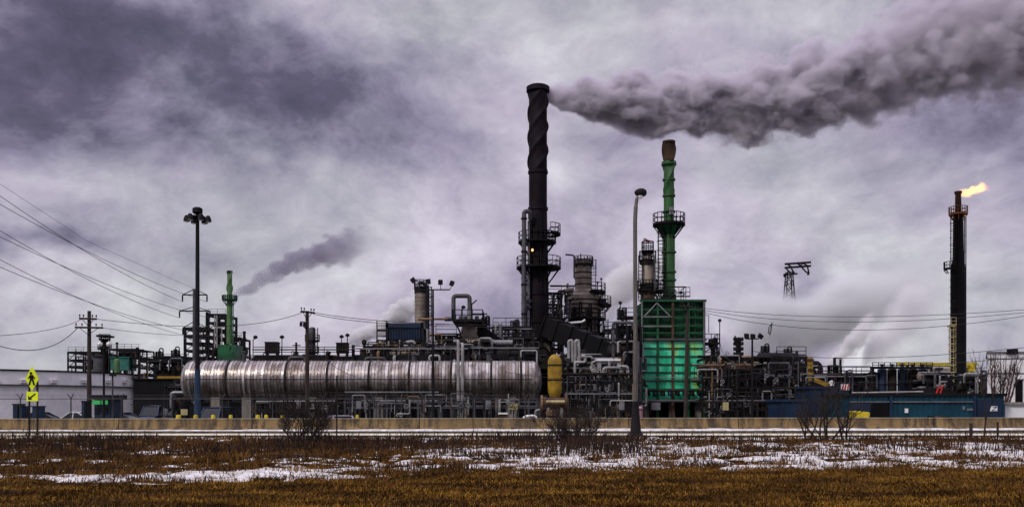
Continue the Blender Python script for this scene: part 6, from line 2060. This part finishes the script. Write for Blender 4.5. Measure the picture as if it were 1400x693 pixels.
bush('bare_bush', 'wide leafless dark bush in the verge before the lilac car', 417, 34.2, 2.3, 1.62, 10, 5, r=.026, dep=3, kids=4)
bush('bare_bush', 'widest tangled leafless bush in the verge below the yellow vessel', 781, 33.6, 3.1, 1.5, 13, 8, r=.026, dep=3, kids=4)
bush('young_tree', 'leafless young tree with ragged low branches left of its close twin', 1106, 38.2, 1.0, 2.2, 2, 11, cat='tree', r=.045, fan=.7, dep=3)
bush('young_tree', 'bushy leafless young tree between two thinner ones near the blue container', 1129, 37.6, 2.2, 2.3, 5, 14, cat='tree', r=.05, dep=3, kids=4)
bush('young_tree', 'leafless leaning young tree right of the bushy one by the yellow skip', 1156, 38.2, 1.1, 2.2, 2, 17, cat='tree', r=.045, fan=.8, dep=3)
# slim sapling and the red fan-shaped tree behind the shed
bush('young_tree', 'slim straight leafless sapling at the roadside before the dark shed end', 1346, 40.5, .7, 2.9, 1, 21, cat='tree', r=.05, fan=.1, spread=.35, kids=3, up=.4)
D = 76
rg = random.Random(77)
o = thing('bare_tree', 'bare reddish fan shaped tree before the big white building', 'tree', (X(1363, D), D + 6, YG))
tw = MB()
for i, (tx, ty) in enumerate(((1354, 484), (1361, 482), (1368, 484), (1376, 486), (1384, 488), (1392, 484), (1398, 492))):
    mb = MB()
    a = Vector((X(1364 + i * .8, D + 6), D + 6, YG))
    b = P(tx, ty, D + 6 + rg.uniform(-1, 1))
    mid = a.lerp(b, .45) + Vector((-.25 if tx < 1366 else .1, 0, .3))
    L_ = fillet([a, mid, b], 2, 6)
    mb.path(L_, [.14 - .11 * j / (len(L_) - 1) for j in range(len(L_))], 6)
    mb.build('limb', M['redbranch'], o)
    for j in range(3, len(L_) - 1):
        for k in range(2):
            dv = (b - a).normalized() + Vector((rg.uniform(-.5, .5), rg.uniform(-.5, .5), .2))
            grow(tw, L_[j], dv, rg.uniform(.9, 1.9), .035, 1, rg, .2, .5, 2)
tw.build('twigs', M['redbranch'], o)
# ------------------------------------------------------------------ smoke, steam and flame
def plume(name, label, pts, d, rho, col, nscale, amp, edge=.35, depth=1.0, fade=.8, step=.25, aniso=.2, start=None, emit=None, stretch=.75, fade0=.0, group=None, soft=.5, thin=0, pw=.9, rough=.6):
    """pts: (photo column, row, half height in px) along the plume at distance d; a closed hull filled with billowing smoke"""
    xs_ = [X(p[0], d) for p in pts]
    zs_ = [Z(p[1], d) for p in pts]
    rs_ = [S(p[2], d) for p in pts]
    ox, oz = xs_[0], zs_[0]
    L_ = xs_[-1] - xs_[0]
    zmin, zmax, rmax = min(zs_) - oz, max(zs_) - oz + 1e-3, max(rs_)
    mb = MB()
    hull = []
    for i in range(len(pts)):
        hull.append(((xs_[i] - ox), 0, zs_[i] - oz, rs_[i] * (1 + amp * .55)))
    # hull: rings in planes x = const
    n = 16
    vs = []
    ring0 = [(-rs_[0] * .3, 0, 0, .05)] + hull + [(L_ + rs_[-1] * .1, 0, zs_[-1] - oz, rs_[-1] * .4)]
    for x_, y_, z_, r_ in ring0:
        for j in range(n):
            a = 2 * math.pi * j / n
            vs.append((x_, math.cos(a) * r_ * depth, z_ + math.sin(a) * r_))
    fs = [(i * n + j, i * n + (j + 1) % n, (i + 1) * n + (j + 1) % n, (i + 1) * n + j) for i in range(len(ring0) - 1) for j in range(n)]
    fs += [tuple(range(n - 1, -1, -1)), tuple(range((len(ring0) - 1) * n, len(ring0) * n))]
    mb.add(vs, fs)
    m = bpy.data.materials.new(name + '_volume')
    m.use_nodes = True
    nt = NT(m.node_tree)
    nt.n.remove(nt.n['Principled BSDF'])
    out = nt.n['Material Output']
    co = nt.node('ShaderNodeTexCoord').outputs['Object']
    sx = nt.node('ShaderNodeSeparateXYZ')
    nt.put(sx.inputs[0], co)
    u = nt.math('DIVIDE', sx.outputs[0], L_, True)

    def curve(vals, lo, hi):
        c = nt.node('ShaderNodeFloatCurve')
        cu = c.mapping.curves[0]
        while len(cu.points) > 2: cu.points.remove(cu.points[-1])
        for i, v in enumerate(vals):
            px, py = (xs_[i] - ox) / L_, (v - lo) / (hi - lo)
            if i == 0: cu.points[0].location = (px, py)
            elif i == len(vals) - 1: cu.points[1 if len(cu.points) == 2 else len(cu.points) - 1].location = (px, py)
            else: cu.points.new(px, py)
        c.mapping.update()
        nt.put(c.inputs['Value'], u)
        return nt.math('ADD', nt.math('MULTIPLY', c.outputs[0], hi - lo), lo)

    zc = curve([z - oz for z in zs_], zmin, zmax)
    rc = curve(rs_, 0, rmax)
    dz = nt.math('SUBTRACT', sx.outputs[2], zc)
    dy = nt.math('DIVIDE', sx.outputs[1], depth)
    rad = nt.math('DIVIDE', nt.math('SQRT', nt.math('ADD', nt.math('MULTIPLY', dz, dz), nt.math('MULTIPLY', dy, dy))), rc)
    wq = nt.vmath('SUBTRACT', nt.noise(co, nscale * .6, 3, .5, out='Color'), (.5, .5, .5))
    cw_ = nt.vmath('ADD', nt.scale(co, (stretch, 1, 1)), nt.scale(wq, (1.2 / nscale * .5,) * 3))
    n1 = nt.noise(cw_, nscale, 7, rough)
    vo = nt.node('ShaderNodeTexVoronoi', feature='SMOOTH_F1')
    nt.put(vo.inputs['Vector'], cw_)
    vo.inputs['Scale'].default_value = nscale * 1.3
    vo.inputs['Smoothness'].default_value = .6
    puff = nt.math('SUBTRACT', .62, vo.outputs['Distance'])
    tt = nt.math('ADD', nt.math('MULTIPLY', nt.math('SUBTRACT', n1, .5), amp * 2.0), nt.math('MULTIPLY', puff, amp * pw))
    val = nt.math('ADD', nt.math('SUBTRACT', 1.0 - soft * .4, rad), tt)
    val = nt.math('SUBTRACT', val, nt.maprange(rad, .95, 1 + amp * .5))       # stays inside the hull
    den = nt.maprange(val, 0, edge)
    if fade < 1: den = nt.math('MULTIPLY', den, nt.maprange(u, fade, 1, 1, 0))
    if thin: den = nt.math('MULTIPLY', den, nt.maprange(u, .12, .8, 1.0, thin))
    if fade0 > 0: den = nt.math('MULTIPLY', den, nt.maprange(u, 0, fade0))
    pv = nt.node('ShaderNodeVolumePrincipled')
    pv.inputs['Color'].default_value = (*col, 1)
    pv.inputs['Anisotropy'].default_value = aniso
    if emit:
        pv.inputs['Density'].default_value = 0
        nt.put(pv.inputs['Emission Strength'], nt.math('MULTIPLY', den, rho))
        nt.put(pv.inputs['Emission Color'], nt.ramp(nt.math('ADD', nt.math('MULTIPLY', den, .75), nt.math('MULTIPLY', u, -.2)), emit))
    else:
        nt.put(pv.inputs['Density'], nt.math('MULTIPLY', den, rho))
    nt.l.new(pv.outputs[0], out.inputs['Volume'])
    m.cycles.volume_step_rate = step
    m.cycles.homogeneous_volume = False
    o = mb.build(name, m)
    o.location = (ox, d, oz)
    return o


SM = 'smoke and steam over the plant'
o = plume('smoke', '', [(731, 119, 10), (750, 128, 15), (775, 135, 24), (815, 138, 36), (870, 140, 47), (930, 144, 55), (1000, 142, 60), (1070, 134, 64), (1140, 112, 66), (1210, 90, 80), (1280, 62, 90), (1360, 42, 106), (1440, 24, 120), (1520, 20, 136)],
          121, 2.8, (.86, .822, .882), .30, 1.0, .42, .9, .95, .13, aniso=0, thin=.26, pw=.5, rough=.67)
tag(o, 'thick dark billowing smoke plume streaming right from the black stack', 'smoke', SM, 'stuff')
o = plume('smoke', '', [(296, 420, 9), (325, 402, 11), (355, 384, 14), (380, 368, 17), (405, 357, 17), (440, 347, 24), (480, 336, 30), (520, 330, 30)],
          230, .34, (.42, .38, .50), .26, .9, .4, .9, .55, .22, fade0=.2)
tag(o, 'thin purple grey smoke drifting right behind the far olive green stack', 'smoke', SM, 'stuff')
o = plume('steam', '', [(470, 466, 10), (490, 458, 14), (515, 450, 17), (540, 432, 20), (565, 420, 24), (600, 410, 26)],
          150, 1.6, (.99, .985, .99), .6, .9, .35, .9, .5, .2, fade0=.1, aniso=-.3)
tag(o, 'white steam puffs rising left of the blue cooler', 'steam', SM, 'stuff')
o = plume('steam', '', [(815, 420, 30), (840, 395, 40), (865, 375, 40), (900, 365, 36), (940, 355, 34)],
          170, .6, (.99, .985, .99), .18, .7, .5, .9, .6, .25, fade0=.2, aniso=-.3)
tag(o, 'pale steam bank rising between the regenerator tower and the grey column', 'steam', SM, 'stuff')
o = plume('steam', '', [(985, 455, 40), (1030, 446, 60), (1085, 442, 64), (1130, 432, 66), (1180, 415, 70), (1240, 395, 64), (1300, 375, 56)],
          205, .55, (.97, .98, .99), .085, .42, .7, .7, .5, .3, fade0=.15, aniso=-.3)
tag(o, 'broad bank of drifting steam hiding the lower part of the lattice pylon', 'steam', SM, 'stuff')
o = plume('steam', '', [(1130, 505, 9), (1142, 492, 14), (1156, 478, 18), (1175, 460, 24), (1200, 440, 30)],
          175, 1.2, (.99, .985, .99), .4, .8, .5, .9, .5, .22, fade0=.1, aniso=-.3)
tag(o, 'white steam puff rising behind the dark post with the round cage', 'steam', SM, 'stuff')
o = plume('steam', '', [(1175, 505, 22), (1195, 478, 32), (1218, 452, 42), (1250, 425, 52), (1290, 400, 58)],
          178, .45, (.985, .98, .99), .16, .75, .6, .9, .4, .25, fade0=.1, aniso=-.3)
tag(o, 'white steam column rising behind the grouped upright tanks', 'steam', SM, 'stuff')
o = plume('flame', '', [(1310, 263, 3), (1316, 264, 5.5), (1324, 263, 7), (1331, 261, 7.5), (1338, 258, 7.5), (1346, 257, 7), (1354, 259, 5)],
          140, .95, (0, 0, 0), 1.1, 1.1, .4, .9, .75, .06, emit=[(0, (1, .14, .006)), (.35, (1, .30, .012)), (.7, (1, .52, .03))], soft=.2)
tag(o, 'orange flame blowing to the right from the tip of the flare stack', 'flame')
